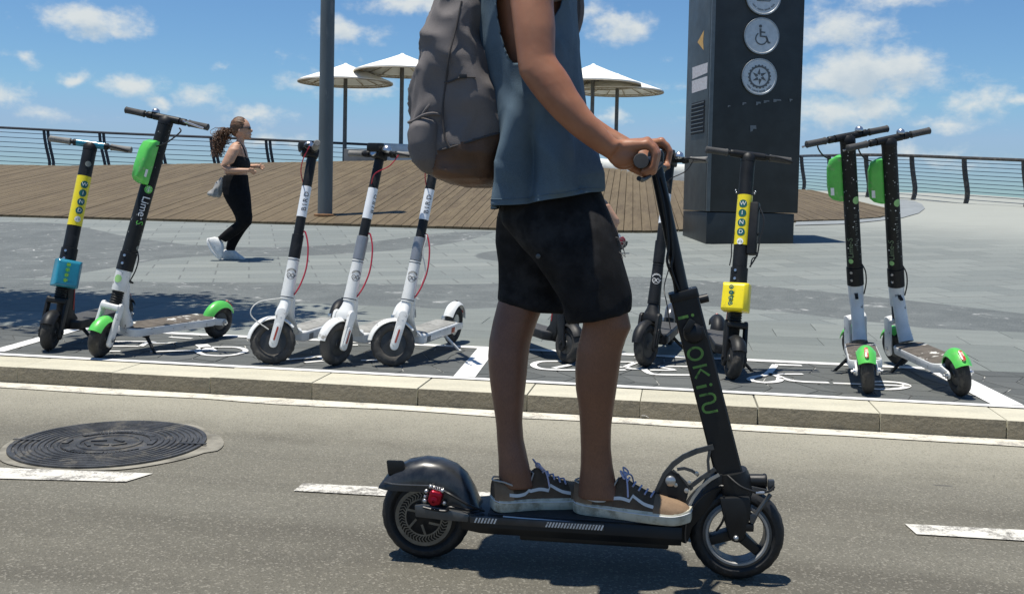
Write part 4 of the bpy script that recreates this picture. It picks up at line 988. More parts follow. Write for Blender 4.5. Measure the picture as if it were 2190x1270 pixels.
s.loop([s.at(.66) + s.cam_side(s.at(.6), 80) * .026, s.at(.55) + s.cam_side(s.at(.6), 80) * .06, s.at(.42) + s.cam_side(s.at(.6), 80) * .045, s.at(.33) + s.cam_side(s.at(.6), 80) * .07, Vector((.05, .06, .16))], .003, BLKC, steer=False)
# ---- thick-stemmed kind
def leaf_disc(sz): return disc2d(sz, 20)
def leaf_veins(sz): return join2d(stroke2d([(-sz * .8, 0), (sz * .85, 0)], sz * .10), *[stroke2d([(x * sz, 0), ((x + .35) * sz, y * sz)], sz * .07) for x in (-.5, -.1, .3) for y in (-.5, .5)])
def es2(name, label, front, rear, steer, lean, style, h=1.22, R=.037, rake=13.5, anchor='front', printoff=0, turn=0., printmode='front', grips=GRIPM):
    s = Scooter(name, label, front, rear, .83, .102, rake, steer, lean, anchor=anchor, turn=turn)
    lime = style == 'lime'; body = WHTD if lime else BLK; fm = LGRN if lime else BLK
    fw = s.wheel(s.fa, .028, True, .058, RUB, HUB, ry=.029, ridge=.0008, hw=.030); rw = s.wheel(s.ra, .027, False, .055, RUB, HUB, ry=.028, hw=.026)
    # fork: one yoke over the wheel, two flat legs
    yk = s.part(MB().box(s.at(.262) + s.fwd * .02, (.062, .104, .030), Matrix((s.fwd, (0, 1, 0), s.ax)).transposed()), 'fork', body, steer=True, bevel=.010, seg=3)
    tp = s.at(.262) + s.fwd * .02; L = (tp - s.fa).dot(s.ax); dx = (tp - s.fa).dot(s.fwd)
    for sg in (-1, 1):
        s.part(MB().prism(capsule((0, -.015), (dx, L), .026, .024), .040 * sg, .056 * sg, s.fa, s.fwd, s.ax, (0, 1, 0)), 'fork_leg', body, yk, steer=True, bevel=.006)
        s.part(MB().lathe([(.012, 0), (.012, .006), (.001, .008)], s.fa + Vector((0, .056 * sg, 0)), (0, sg, 0), 12), 'axle_nut', CHROME if lime else BLK, yk, steer=True)
    s.part(fender(s.fa, s.r + .014, 30, 128, .074, drop=.6), 'front_mudguard', fm, steer=True)
    # bellows
    b = MB(); c0 = s.at(.268); prof = []
    for i in range(6): prof += [(.027, .013 * i), (.031, .013 * i + .004), (.031, .013 * i + .008), (.027, .013 * i + .012)]
    s.part(b.lathe(prof, c0, s.ax, 22), 'suspension_boot', BLK, steer=True)
    hd = s.sleeve(.345, .455, .036, 'head_casting', body, R1=.040)
    s.sleeve(.450, .545, .0425, 'folding_collar', BLK)
    for k, hh in enumerate((.485, .525)):
        d = s.cam_side(s.at(hh), -25); s.part(MB().lathe([(.007, 0), (.007, .004), (.001, .005)], s.at(hh) + d * .0425, d, 10), 'bolt', CHROME)
    st = s.sleeve(.545, h - .035, R, 'stem', BLKS if lime else BLK, R1=R * .98)
    s.part(MB().lathe([(R, 0), (R * 1.02, .012), (R * .98, .03), (R * .6, .045), (.001, .047)], s.at(h - .035), s.ax, 28), 'stem_cap', BLK, steer=True)
    # neck strut to deck
    xf = s.wb / 2 - .17; xb = -s.wb / 2 + .085
    if lime:
        rings = []
        for p_, wy, wn, a in ((s.at(.43), .030, .028, 20), (s.at(.36) - Vector((.028, 0, 0)), .033, .028, 22), (Vector((xf + .045, 0, .235)), .034, .030, 22), (Vector((xf + .012, 0, .150)), .038, .034, 20)):
            nrm = Vector((math.cos(rad(a)), 0, -math.sin(rad(a)))); rings.append([p_ + nrm * wn * math.cos(t) + Vector((0, wy * math.sin(t), 0)) for t in [2 * math.pi * i / 18 for i in range(18)]])
        s.part(MB().loft(rings), 'neck', body)
        s.part(MB().prism([(a, b_) for a, b_ in capsule((s.at(.40).x - .02, .395), (s.at(.40).x - .07, .375), .012, .005)], -.008, .008), 'folding_pedal', BLK, bevel=.003)
    else:
        poly = [(s.at(.44).x + .02, .44), (s.at(.44).x - .03, .45), (s.at(.38).x - .075, .37), (xf - .02, .18), (xf - .06, .150), (xf - .06, .100), (xf + .03, .095), (xf + .075, .14), (s.at(.3).x - .02, .30)]
        nk = s.part(MB().prism(poly, -.032, .032), 'neck', BLK, bevel=.012)
        for sg in (-1, 1): s.part(MB().prism([(s.at(.38).x - .068, .352), (xf + .0, .20), (xf + .010, .20), (s.at(.38).x - .058, .354)], .0325 * sg, .034 * sg), 'red_stripe', REDP, nk)
    dk = s.part(MB().prism(stadium(xb - .01, xf + .035, .152, .05), .096, .140, (0, 0, 0), (1, 0, 0), (0, 1, 0), (0, 0, 1)), 'deck', body, bevel=.008)
    s.part(MB().prism(stadium(xb + .0, xf + .020, .142, .05), .1395, .1425, (0, 0, 0), (1, 0, 0), (0, 1, 0), (0, 0, 1)), 'grip_tape', DECKG if lime else GRIPM, dk, bevel=.001)
    for sg in (-1, 1): s.part(MB().prism(capsule((s.ra.x, s.r), (xb + .03, .118), .02, .02), .040 * sg, .050 * sg), 'rear_dropout', body, bevel=.003)
    rf = s.part(fender(s.ra, s.r + .018, 16, 152, .088, drop=.75, n=22, taper=lambda f: .86 + .14 * math.sin(math.pi * f)), 'rear_mudguard', fm)
    d = Vector((math.cos(rad(128)), 0, math.sin(rad(128)))); tn = Vector((-d.z, 0, d.x))
    s.part(MB().prism(capsule((-.022, 0), (.022, 0), .009, .009), -.004, .006, s.ra + d * (s.r + .019), tn, (0, 1, 0), d), 'tail_light', REDL, rf, bevel=.003)
    for sg in (-1, 1): s.part(MB().lathe([(.016, 0), (.016, .01), (.006, .012), (.006, .022), (.001, .022)], s.ra + Vector((0, .048 * sg, 0)), (0, sg, 0), 10), 'axle_nut', CHROME, rw)
    s.kickstand(.16, .098, .10, BLK, .01)
    s.part(MB().box((.16, .045, .09), (.03, .025, .02)), 'stand_bracket', BLK, bevel=.004)
    bar = s.handlebar(h, .240 if lime else .222, gm=grips, bell=-1 if lime else 0, gr=.0175, lever=-1 if name_rev.get(label) else 1, body='chrome' if lime else None, glen=.115)
    s.part(MB().tube([s.at(h) - Vector((0, .075, 0)), s.at(h) + Vector((0, .075, 0))], .0195, 18), 'bar_clamp', TEAL if style == 'wind_teal' else BLK, bar, steer=True)
    return s, st, hd
name_rev = {}
def worn(n, L):
    r_ = random.Random(n); return join2d(*[stroke2d([(-L / 2 + L * i / n, r_.uniform(-.008, -.002)), (-L / 2 + L * i / n + r_.uniform(-.003, .003), r_.uniform(.003, .009))], r_.uniform(.0015, .003)) for i in range(n) if r_.random() > .2])
def lime_dress(s, st, hd, R, packoff, printoff, faded=False):
    # battery pack on the front of the stem
    d = s.cam_side(s.at(1.0), packoff); sd = s.ax.cross(d); rings = []
    c0 = s.at(.895); Lp = .235
    for f, dep, w in ((0, .030, .052), (.04, .062, .068), (.12, .082, .074), (.35, .088, .076), (.75, .084, .074), (.92, .070, .070), (1.0, .036, .058)):
        c = c0 + s.ax * Lp * f; n = 20; rg = []
        for i in range(n):
            t = 2 * math.pi * i / n; cx, sx = math.cos(t), math.sin(t); e = .55
            rg.append(c + d * (R - .012 + dep / 2 + dep / 2 * math.copysign(abs(cx) ** e, cx)) + sd * (w / 2 * math.copysign(abs(sx) ** e, sx)))
        rings.append(rg)
    pk = s.part(MB().loft(rings), 'battery_pack', LGRN, bevel=0)
    q = s.cam_side(s.at(1.0), packoff + 90 if packoff < 0 else packoff - 90); q2 = q if q.dot(s.tocam) > 0 else -q
    n_ = sd if sd.dot(s.cam_side(s.at(1.0))) > 0 else -sd
    c = c0 + s.ax * .055 + d * (R + .042) + n_ * .0385; u_ = s.ax.cross(n_)
    MB().add([c + u_ * a + s.ax * b_ for a, b_ in ((-.009, -.02), (.009, -.02), (.009, .02), (-.009, .02))], [(0, 1, 2, 3)]).build('label_sticker', WPRINT, pk, smooth=0)
    if not faded:
        s.shape(leaf_disc(.021), .875, R, GPRINT, printoff, 'leaf_badge', st); s.shape(leaf_veins(.021), .875, R, WPRINT, printoff, 'leaf_veins', st, .0012)
        s.text('Lime', .056, .785, R, WPRINT, 'down', printoff, parent=st); s.text('\u00b7', .07, .722, R, WPRINT, 'down', printoff, parent=st); s.text('S', .05, .700, R, GPRINT, 'down', printoff, parent=st)
        s.shape(worn(9, .10), .62, R, mat('grey_print', (.2, .22, .2), .6), printoff + 48, 'worn_print', st); s.shape(leaf_disc(.012), .575, R, mat('grey_print', (.2, .22, .2), .6), printoff + 48, 'small_badge', st)
        s.shape(disc2d(.020, 18), .405, .0392, LIMEP, -30, 'head_badge', hd)
    else:
        s.shape(leaf_disc(.020), .90, R, LIMEP, printoff + 42, 'leaf_badge', st)
        s.text('Lime-S', .040, .655, R, mat('dull_green_print', (.16, .22, .13), .6), 'up', printoff - 22, parent=st); s.shape(leaf_disc(.013), .585, R, LIMEP, printoff - 26, 'small_badge', st)
        s.shape(worn(17, .20), .74, R, mat('grey_print', (.2, .22, .2), .6), printoff + 28, 'worn_print', st)
        sp = random.Random(3)
        for k in range(16): s.shape(disc2d(sp.uniform(.0015, .004), 6), sp.uniform(.6, 1.15), R, WPRINT, sp.uniform(-60, 70), 'scuff', st)
        s.part(MB().box(s.at(.40) + s.cam_side(s.at(.4)) * .0385, (.001, .02, .035), Matrix((s.cam_side(s.at(.4)), s.ax.cross(s.cam_side(s.at(.4))), s.ax)).transposed()), 'serial_label', mat('grey_label', (.25, .27, .28), .6), hd)
    sd2 = s.cam_side(s.at(.5), 78); s.loop([s.at(.56) + sd2 * .038, s.at(.52) + sd2 * .054, s.at(.46) + sd2 * .054, s.at(.40) + sd2 * .040], .0035, BLKC, steer=False)
    sd3 = -s.fwd
    s.loop([s.at(1.215) + Vector((0, .10, 0)) + s.fwd * .03, s.at(1.19) + Vector((0, .13, 0)) + s.fwd * .07, s.at(1.12) + Vector((0, .08, 0)) + s.fwd * .085, s.at(1.09) + s.fwd * .05], .004, BLKC)
name_rev['black stemmed rental scooter with green battery and green mudguards, left end, side-on'] = False
s, st, hd = es2('scooter', 'black stemmed rental scooter with green battery and green mudguards, left end, side-on', (212, 763), (466, 722), 19, 6.6, 'lime', h=1.255, R=.0385); lime_dress(s, st, hd, .0385, -42, 12)
s, st, hd = es2('scooter', 'green mudguard rental scooter at the right, back to the road, nearer the totem', (1838, 776), (1857, 841), 32, 5.4, 'lime', anchor='rear', R=.0385); lime_dress(s, st, hd, .0385, -105, 0, True)
s, st, hd = es2('scooter', 'green mudguard rental scooter farthest right, turned so its worn deck shows', (1944, 790), (2055, 846), 16, 9.4, 'lime', anchor='rear', R=.0385); lime_dress(s, st, hd, .0385, -105, 0, True)
def wind_dress(s, st, R, boxm, printoff, boxprint, h0=.66, h1=.93, prints=True, boxh=(.455, .60)):
    wr = s.sleeve(h0, h1, R + .0012, 'yellow_wrap', YEL, None, cap=.0002)
    for k, ch in enumerate('WIND'):
        hh = h1 - .048 - .047 * k; dsc = s.shape(disc2d(.020, 22), hh, R + .0014, TEALD, printoff, 'letter_disc', wr); s.text(ch, .029, hh, R + .0022, WPRINT, 'flat', printoff, parent=wr)
    hh = h1 - .048 - .047 * 4; s.shape(disc2d(.016, 18), hh, R + .0014, WPRINT, printoff, 'bicycle_badge', wr)
    s.shape(rot_shape(join2d(ring2d(.003, .0045, 0, 360, 10, -.007, -.003), ring2d(.003, .0045, 0, 360, 10, .007, -.003), stroke2d([(-.007, -.003), (-.002, .005), (.005, .005), (.007, -.003)], .0015))), hh, R + .0022, TEALD, printoff, 'bicycle_print', wr)
    # front box
    d = s.cam_side(s.at(.53), printoff); sd = s.ax.cross(d); c0 = s.at(boxh[0]); Lp = (boxh[1] - boxh[0]) / s.ax.z; rings = []
    for f, fw in ((0, .078), (.06, .086), (.9, .074), (1.0, .060)):
        c = c0 + s.ax * Lp * f; rings.append([c + d * a + sd * b_ for a, b_ in ((R + fw - .035, -.058), (R + fw - .03, .050), (R + .022, .066), (-R * .2, .066), (-R * .2, -.062), (R + .02, -.062))])
    bx = s.part(MB().loft(rings), 'battery_box', boxm, bevel=.008, seg=3)
    n_ = (d + sd * -.05).normalized()
    for k, ch in enumerate('WIND'):
        c = c0 + s.ax * (Lp * (.80 - .19 * k)) + d * (R + .0545 - .0016 * k) - sd * .012
        vs, fs = disc2d(.0115, 16); flat_print('letter_disc', boxprint[0], bx, vs, fs, c, sd, s.ax, .002)
        vs, fs = text_mesh(ch, .017); flat_print('lettering', boxprint[1], bx, vs, fs, c, sd, s.ax, .0032)
s, st, hd = es2('scooter', 'rental scooter at the far left with yellow WIND stem wrap and teal box', (104, 749), (268, 702), 10, 4.6, 'wind_teal', h=1.115, R=.0365, grips=GRIPG); wind_dress(s, st, .0365, TEAL, 14, (GPRINT, YPRINT), .665, .935, boxh=(.335, .478))
s.shape(disc2d(.016, 16), 1.0, .0365, mat('grey_print', (.2, .22, .2), .6), 10, 'round_sticker', st)
s, st, hd = es2('scooter', 'rental scooter with yellow WIND stem wrap and yellow box, in front of the totem', (1563, 811), (1524, 750), 8, 4.5, 'wind', h=1.112, R=.0365); wind_dress(s, st, .0365, YEL, -12, (TEALD, YPRINT), .655, .905, boxh=(.325, .462))
side = s.cam_side(s.at(.7), 75)
s.part(MB().box(s.at(.74) + side * .055, (.045, .05, .27), Matrix((side, s.ax.cross(side), s.ax)).transposed()), 'spare_battery', BLK, bevel=.012)
s.loop([s.at(.86) + side * .07, s.at(.78) + side * .105, s.at(.68) + side * .09, s.at(.62) + side * .085, s.at(.585) + side * .07, s.at(.55) + side * .05], .004, BLKC, steer=False)
s.loop([s.at(.72) + side * .085, s.at(.66) + side * .055, s.at(.61) + side * .085, s.at(.59) + side * .06, s.at(.55) + side * .055], .003, BLKC, steer=False)
for k in (-1, 1):
    for hh in (.915, .925): s.part(MB().ball(s.at(hh) + s.cam_side(s.at(hh), 70 * k) * (.047 + .004 * (hh > .92)), .005, 8, 6), 'bolt', CHROME)
sd = s.cam_side(s.at(.6), -80); s.loop([s.at(.72) + sd * .038, s.at(.66) + sd * .048, s.at(.60) + sd * .045, s.at(.55) + sd * .05], .003, BLKC, steer=False)
s, st, hd = es2('scooter', 'dark scooter with red neck stripe, seen between the rider\'s legs', (1211, 777), (1088, 730), 10, 5.0, 'wind', h=1.10, R=.0345, grips=GRIPG)
s.shape(disc2d(.016, 14), .345, .0365, YPRINT, -14, 'yellow_sticker', hd)
# ------------------------------------------------------------------ the moving scooter and its rider share one upright frame
WR, WF = G(912, 1190, 0), G(1576, 1234, 0)
EX = (WF - WR).normalized(); EZ = Vector((0, 0, 1)); EY = EZ.cross(EX); RF = Matrix((EX, EY, EZ)).transposed()
def S(u, v, y=0.0):
    """photo position on the upright plane y metres to the left of the scooter's centre line -> local point"""
    r = ray(u, v); t = (WR + EY * y - CAM_P).dot(EY) / r.dot(EY); q = CAM_P + r * t - WR; return Vector((q.dot(EX), y, q.z))
MBLK = mat('moving_scooter_black', (.009, .010, .011), .45, .0, var=.2, vscale=14, bump=.04, spec=.35)
MGREY = mat('dark_anodised_metal', (.09, .095, .10), .38, .6, var=.15, vscale=20); MSIL = mat('light_alloy', (.45, .46, .46), .35, .8, var=.1)
MGLO = mat('glossy_black_fender', (.012, .014, .017), .30, .0, var=.15, vscale=12, coat=.12, c2=(.03, .032, .034), c2amt=.4, c2scale=10)
TREAD = mat('smooth_tyre', (.011, .011, .011), .62, var=.3, vscale=25, bump=.15)
GREENL = mat('dull_green_lettering', (.12, .26, .05), .55, c2=(.03, .07, .015), c2amt=.3, c2scale=40)
REDA = mat('red_anodised', (.30, .008, .022), .25, .7)
mv = tag(empty('scooter', WR, RF), 'large black electric scooter being ridden along the road', 'scooter')
def mp(b, name, m, parent=None, **kw): return b.build(name, m, parent or mv, **kw)
fc = S(1574.5, 1137); rc = S(912.5, 1094); fr = fc.z; rr_ = rc.z; fr = rr_ = .119
fc.z = rc.z = .119
# wheels
def big_wheel(c, name):
    b = tyre_mesh(.119, .0205, 72, 14, .0007, ry=.030); b.xf(Matrix.Translation(c)); return mp(b, name, TREAD, smooth=35)
fwh = big_wheel(fc, 'front_wheel'); rwh = big_wheel(rc, 'rear_wheel')
mp(MB().lathe([(.086, -.024), (.080, -.026), (.070, -.022), (.070, .022), (.080, .026), (.086, .024)], fc, (0, 1, 0), 56, cap=False), 'rim', MGREY, fwh, smooth=30)
mp(MB().torus(fc + Vector((0, -.024, 0)), (0, 1, 0), .0760, .0050, 56, 6), 'rim_stripe', mat('rim_grey', (.30, .30, .29), .5, .3), fwh)
for k in range(3):
    a = rad(-40 + 120 * k); d = Vector((math.cos(a), 0, math.sin(a))); n = Vector((-d.z, 0, d.x))
    mp(MB().prism([(.012, -.014), (.072, -.011), (.072, .011), (.012, .014)], -.018, .018, fc, d, n, (0, 1, 0)), 'spoke', MBLK, fwh, bevel=.004)
mp(MB().lathe([(.001, -.03), (.012, -.03), (.022, -.02), (.022, .02), (.012, .03), (.001, .03)], fc, (0, 1, 0), 24), 'hub', MBLK, fwh)
mp(MB().lathe([(.088, -.020), (.07, -.024), (.001, -.026), (.001, .026), (.07, .024), (.088, .020)], rc, (0, 1, 0), 48, cap=False), 'hub_motor', MBLK, rwh, smooth=30)
# drilled brake rotor
b = MB(); ry = -.040; R0, R1 = .050, .075
vs, fs = ring2d(.066, .0755, 0, 360, 60); b.add([rc + Vector((a, ry, c)) for a, c, _ in vs], fs)
vs, fs = ring2d(.046, .050, 0, 360, 48); b.add([rc + Vector((a, ry, c)) for a, c, _ in vs], fs)
for k in range(44):
    a = 2 * math.pi * k / 44
    for rr0, rr1, tw in ((.050, .058, .05), (.058, .066, -.05)):
        vs, fs = stroke2d([(rr0 * math.cos(a + tw), rr0 * math.sin(a + tw)), (rr1 * math.cos(a - tw), rr1 * math.sin(a - tw))], .0026); b.add([rc + Vector((x, ry, z)) for x, z, _ in vs], fs)
for k in range(6):
    a = math.pi * k / 3 + .3; vs, fs = stroke2d([(.02 * math.cos(a), .02 * math.sin(a)), (.047 * math.cos(a + .35), .047 * math.sin(a + .35))], .006); b.add([rc + Vector((x, ry, z)) for x, z, _ in vs], fs)
mp(b, 'brake_rotor', mat('steel_rotor', (.15, .15, .14), .4, .8, var=.2, vscale=30), rwh, smooth=0)['kind'] = 'stuff'
# rear mudguard: a deep hood from tail to deck
tp = [(821, 1024), (832, 1008), (850, 994), (878, 981), (912, 976), (945, 980), (975, 992), (998, 1012), (1014, 1040), (1024, 1066), (1034, 1086)]
lo = [(821, 1030), (836, 1034), (858, 1036), (888, 1037), (918, 1038), (942, 1042), (956, 1052), (966, 1066), (980, 1078), (1000, 1086), (1026, 1090)]
rings = []
for t, l in zip(tp, lo):
    T, Lw = S(*t), S(*l); w = .058; n = 16; rg = []
    for i in range(n + 1):
        a = math.pi * i / n; cy, sy = math.cos(a), math.sin(a); rg.append(Lw.lerp(T, abs(sy) ** .75) + Vector((0, -w * math.copysign(abs(cy) ** .7, cy), 0)))
    inn = [q.lerp((T + Lw) / 2 + Vector((0, q.y, 0)) * 1.0, .0) * 1.0 + Vector((0, -q.y * .06, -.003 if abs(q.y) < .05 else 0)) for q in rg[::-1]]
    rings.append(rg + inn)
rfd = mp(MB().loft(rings), 'rear_mudguard', MGLO)
mp(MB().tube([S(*l, -.058) for l in lo[:7]], .0022, 6), 'lip', MGREY, rfd)
mp(MB().loft([[S(u, v, y) for u, v in ((826, 983), (864, 984), (866, 1010), (830, 1016))] for y in (-.045, .045)]), 'tail_light', MBLK, bevel=.006)
# swing arms, brake caliper and hoses
for sg in (-1, 1):
    q = [S(886, 1080, -.062), S(906, 1078, -.062), S(1007, 1101, -.075), S(1006, 1117, -.075), S(955, 1113, -.07), S(888, 1105, -.062)]
    mp(MB().loft([[Vector((p_.x, p_.y * -sg - sg * 0, p_.z)) for p_ in q], [Vector((p_.x, (p_.y + .022) * -sg, p_.z)) for p_ in q]]), 'swing_arm', MGREY if sg < 0 else MBLK, bevel=.004)
cal = mp(MB().box(S(932, 1062, -.066), (.036, .028, .036), Matrix.Rotation(.25, 3, 'Y')), 'brake_caliper', REDA, bevel=.010, seg=3)
mp(MB().lathe([(.011, 0), (.011, .006), (.004, .008), (.004, .004), (.001, .004)], S(928, 1070, -.081), (0, -1, 0), 16), 'piston_cap', REDA, cal)
for (u, v, r_) in ((912, 1050, .006), (910, 1061, .005), (909, 1070, .007), (950, 1075, .006), (921, 1040, .005), (946, 1049, .006)):
    mp(MB().ball(S(u, v, -.07), r_, 10, 7), 'bolt', MSIL, cal)
path = []
for i in range(60):
    t = i / 59; c = S(919 + 32 * t, 1039 + 10 * t, -.068); path.append(c + Vector((0, .005 * math.cos(t * 50), .005 * math.sin(t * 50))))
mp(MB().tube(path, .0011, 5), 'spring', MSIL, cal)
mp(MB().tube(spline([S(950, 1050, -.07), S(965, 1058, -.08), S(1000, 1078, -.082), S(1036, 1092, -.07)], 5), .0035, 7), 'brake_hose', MBLK)
mp(MB().tube(spline([S(905, 1084, -.075), S(930, 1090, -.08), S(955, 1092, -.08), S(962, 1084, -.08), S(1000, 1090, -.075), S(1030, 1086, -.05)], 5), .0032, 7), 'brake_hose', MBLK)
# deck
DT = .150; DW = .092
x0, x1 = S(1000, 1120, -DW).x, S(1458, 1150, -DW).x
prof = [(-DW, DT - .012), (-DW + .004, DT - .002), (-DW + .012, DT), (DW - .012, DT), (DW - .004, DT - .002), (DW, DT - .012), (DW, DT - .030), (DW - .012, DT - .050), (-DW + .012, DT - .050), (-DW, DT - .030)]
dk = mp(MB().loft([[Vector((x, y * k, z)) for y, z in prof] for x, k in ((x0 - .02, .72), (x0 + .03, .97), (x0 + .06, 1), (x1 - .02, 1), (x1, .97))]), 'deck', MBLK, smooth=30)
mp(MB().loft([[Vector((x, y, z)) for y, z in ((-DW + .012, DT + .0005), (-DW + .014, DT + .003), (DW - .014, DT + .003), (DW - .012, DT + .0005))] for x in (x0 + .05, x1 - .01)]), 'deck_mat', mat('deck_rubber', (.018, .019, .02), .7, bump=.4, bscale=300), dk)
RAILM = mat('deck_side_rail', (.05, .052, .055), .38, .5, var=.2, vscale=20)
xs0, xs1 = S(1006, 1110, -DW).x, S(1292, 1130, -DW).x
mp(MB().box(((xs0 + xs1) / 2, -DW - .003, DT - .010), (xs1 - xs0, .008, .018)), 'side_rail', RAILM, dk, bevel=.003)
mp(MB().tube([S(1076, 1104, -DW + .004), S(1160, 1111, -DW + .004), S(1246, 1119, -DW + .004)], .0028, 8), 'edge_trim', MSIL, dk)
REFS = mat('silver_reflective', (.62, .63, .63), .35, .2, c2=(.2, .2, .2), c2amt=.3, c2scale=90)
for (ua, ub, va, vb) in ((1014, 1062, 1106, 1111), (1166, 1290, 1118, 1130)):
    A_, B_ = S(ua, va, -DW - .0072).x, S(ub, vb, -DW - .0072).x; n = int((B_ - A_) / .0075)
    for i in range(n):
        xx = A_ + (B_ - A_) * i / n; zz = DT - .010
        MB().add([(xx, -DW - .0076, zz - .0065), (xx + .0042, -DW - .0076, zz - .0065), (xx + .0095, -DW - .0076, zz + .0065), (xx + .0053, -DW - .0076, zz + .0065)], [(0, 1, 2, 3)]).build('reflective_hatch', REFS, dk, smooth=0)
mp(MB().box(((x0 + x1) / 2 + .05, 0, DT - .058), (x1 - x0 - .16, .12, .022)), 'battery_tray', MBLK, dk, bevel=.006)
# steering column
col_bt, col_tp = (S(1529, 1022) + S(1590, 1010)) / 2, (S(1433, 633) + S(1491, 627)) / 2
ca = (col_tp - col_bt).normalized(); cf = Vector((ca.z, 0, -ca.x)); Lc = (col_tp - col_bt).length
def col(a, f, y=0): return col_bt + ca * a + cf * f + Vector((0, y, 0))
sec = [(-.031, -.022), (-.027, -.027), (.027, -.027), (.031, -.022), (.031, .022), (.027, .027), (-.027, .027), (-.031, .022)]
cm = mp(MB().loft([[col(a, f * 1.12, y) for f, y in sec] for a in (-.02, .02, Lc - .004, Lc)]), 'column', MBLK, smooth=30)
mp(MB().loft([[col(a, f * 1.2, y * 1.12) for f, y in sec] for a in (Lc - .012, Lc + .012)]), 'column_cap', MBLK, cm, bevel=.004)
mp(MB().lathe([(.011, 0), (.011, .022), (.001, .024)], col(Lc - .022, .036, 0), cf, 14), 'clamp_bolt', MBLK, cm)
t0, t1 = S(1461, 632), S(1404, 360); tm = mp(MB().tube([t0 - (t1 - t0) * .1, t0, t1], [.0175, .0175, .0165], 20), 'stem_tube', MBLK)
mp(MB().tube(spline([S(1404, 372, -.02), S(1418, 430, -.03), S(1430, 520, -.028), S(1427, 560, -.03), S(1441, 600, -.022), S(1446, 640, -.02)], 5), .0036, 7), 'cable', MBLK)
mp(MB().tube(spline([S(1414, 380, -.02), S(1432, 450, -.024), S(1440, 540, -.026), S(1436, 575, -.03), S(1452, 620, -.022)], 5), .003, 7), 'cable', MBLK)
# lettering down the column: drawn strokes (x runs down the column, y towards its front)
def glyphs():
    o = ring2d(.0125, .0185, 0, 360, 24); o = ([(a * 1.0 if abs(a) < .02 else a, b * 1.15, 0) for a, b, _ in o[0]], o[1])
    i_ = join2d(stroke2d([(0, -.020), (0, .006)], .0075), disc2d(.0042, 10, 0, .017))
    k_ = join2d(stroke2d([(-.016, -.018), (-.016, .018)], .0062), stroke2d([(.012, .018), (-.008, .0), (.012, -.018)], .0062))
    m_ = stroke2d([(-.026, -.018), (-.026, .006)] + [(-.014 + .012 * math.cos(rad(t)), .006 + .012 * math.sin(rad(t))) for t in range(180, -1, -30)] + [(-.002, -.004)] + [(.010 + .012 * math.cos(rad(t)), -.006 + .012 * math.sin(rad(t))) for t in range(180, 361, 30)] + [(.022, .018)], .0062)
    m_ = stroke2d([(-.026, -.018), (-.026, .008)] + [(-.0145 + .0115 * math.cos(rad(t)), .008 + .0115 * math.sin(rad(t))) for t in (150, 120, 90, 60, 30)] + [(-.003, .006), (-.003, -.006)] + [(.0085 + .0115 * math.cos(rad(t)), -.006 + .0115 * math.sin(rad(t))) for t in (210, 240, 270, 300, 330)] + [(.020, -.004), (.020, .018)], .0062)
    return dict(o=o, i=i_, k=k_, m=m_)
GL = glyphs()
for ch, (u, v) in (('i', (1467, 677)), ('o', (1487, 756)), ('k', (1500, 796)), ('i', (1506, 825)), ('m', (1516, 864))):
    c = S(u, v, -.027); vs, fs = GL[ch]
    flat_print('lettering', GREENL, cm, [(a, b, 0) for a, b, _ in vs], fs, c, -ca, cf, .0012) if False else MB().add([c + Vector((0, -.0012, 0)) - ca * a + cf * b for a, b, _ in vs], fs).build('lettering', GREENL, cm, smooth=0)
lk = S(1483, 712, -.027); lock = mp(MB().lathe([(.026, 0), (.026, .008), (.020, .016), (.008, .020), (.001, .020)], lk, (0, -1, 0), 20), 'folding_latch', MBLK)
mp(MB().box(lk + Vector((-.012, -.018, .02)), (.018, .012, .034), Matrix.Rotation(.5, 3, 'Y')), 'latch_lever', MBLK, lock, bevel=.004)
mp(MB().box(lk + Vector((.022, -.010, .004)), (.012, .012, .03), Matrix.Rotation(-.3, 3, 'Y')), 'latch_lever', MBLK, lock, bevel=.003)
# folding quadrant plates beside the column
def px_path(pts, y): return [S(u, v, y) for u, v in pts]
def plate_bar(pts, w, y, name, m, par, th=.006):
    q = [S(u, v, y) for u, v in pts]; vs, fs = stroke2d([(a.x, a.z) for a in q], w)
    b = MB(); n = len(vs); b.add([(a, y - th / 2, c) for a, c, _ in vs] + [(a, y + th / 2, c) for a, c, _ in vs], fs + [tuple(i + n for i in f) for f in fs])
    for i in range(0, n - 2, 2): b.add([], []); b.f += [(i, i + 2, i + 2 + n, i + n), (i + 1, i + 3, i + 3 + n, i + 1 + n)]
    return mp(b, name, m, par, smooth=30)
for yy in (-.036, .036):
    qd = mp(MB().prism([((S(u, v, yy)).x, (S(u, v, yy)).z) for u, v in ((1392, 1096), (1397, 1072), (1407, 1046), (1424, 1014), (1434, 1004), (1452, 1012), (1474, 1042), (1470, 1062), (1462, 1084), (1464, 1100))], yy - .003, yy + .003), 'folding_plate', MBLK, bevel=.0015)
    plate_bar([(1396, 1078), (1406, 1048), (1422, 1014), (1440, 992), (1462, 976), (1490, 964), (1526, 955)], .013, yy, 'quadrant_arc', MGREY, qd)
    plate_bar([(1438, 1006), (1458, 1024), (1480, 1046)], .009, yy, 'quadrant_spoke', MGREY, qd); plate_bar([(1448, 1003), (1464, 1001), (1480, 1006), (1494, 1016)], .007, yy, 'quadrant_spoke', MGREY, qd)
    plate_bar([(1474, 1042), (1500, 1022), (1530, 1002)], .010, yy, 'quadrant_spoke', MGREY, qd); plate_bar([(1518, 960), (1514, 985), (1516, 1010)], .007, yy, 'quadrant_spoke', MGREY, qd)
mp(MB().lathe([(.013, 0), (.013, .008), (.010, .011), (.001, .012)], S(1434, 1027, -.039), (0, -1, 0), 20), 'latch_knob', MSIL)
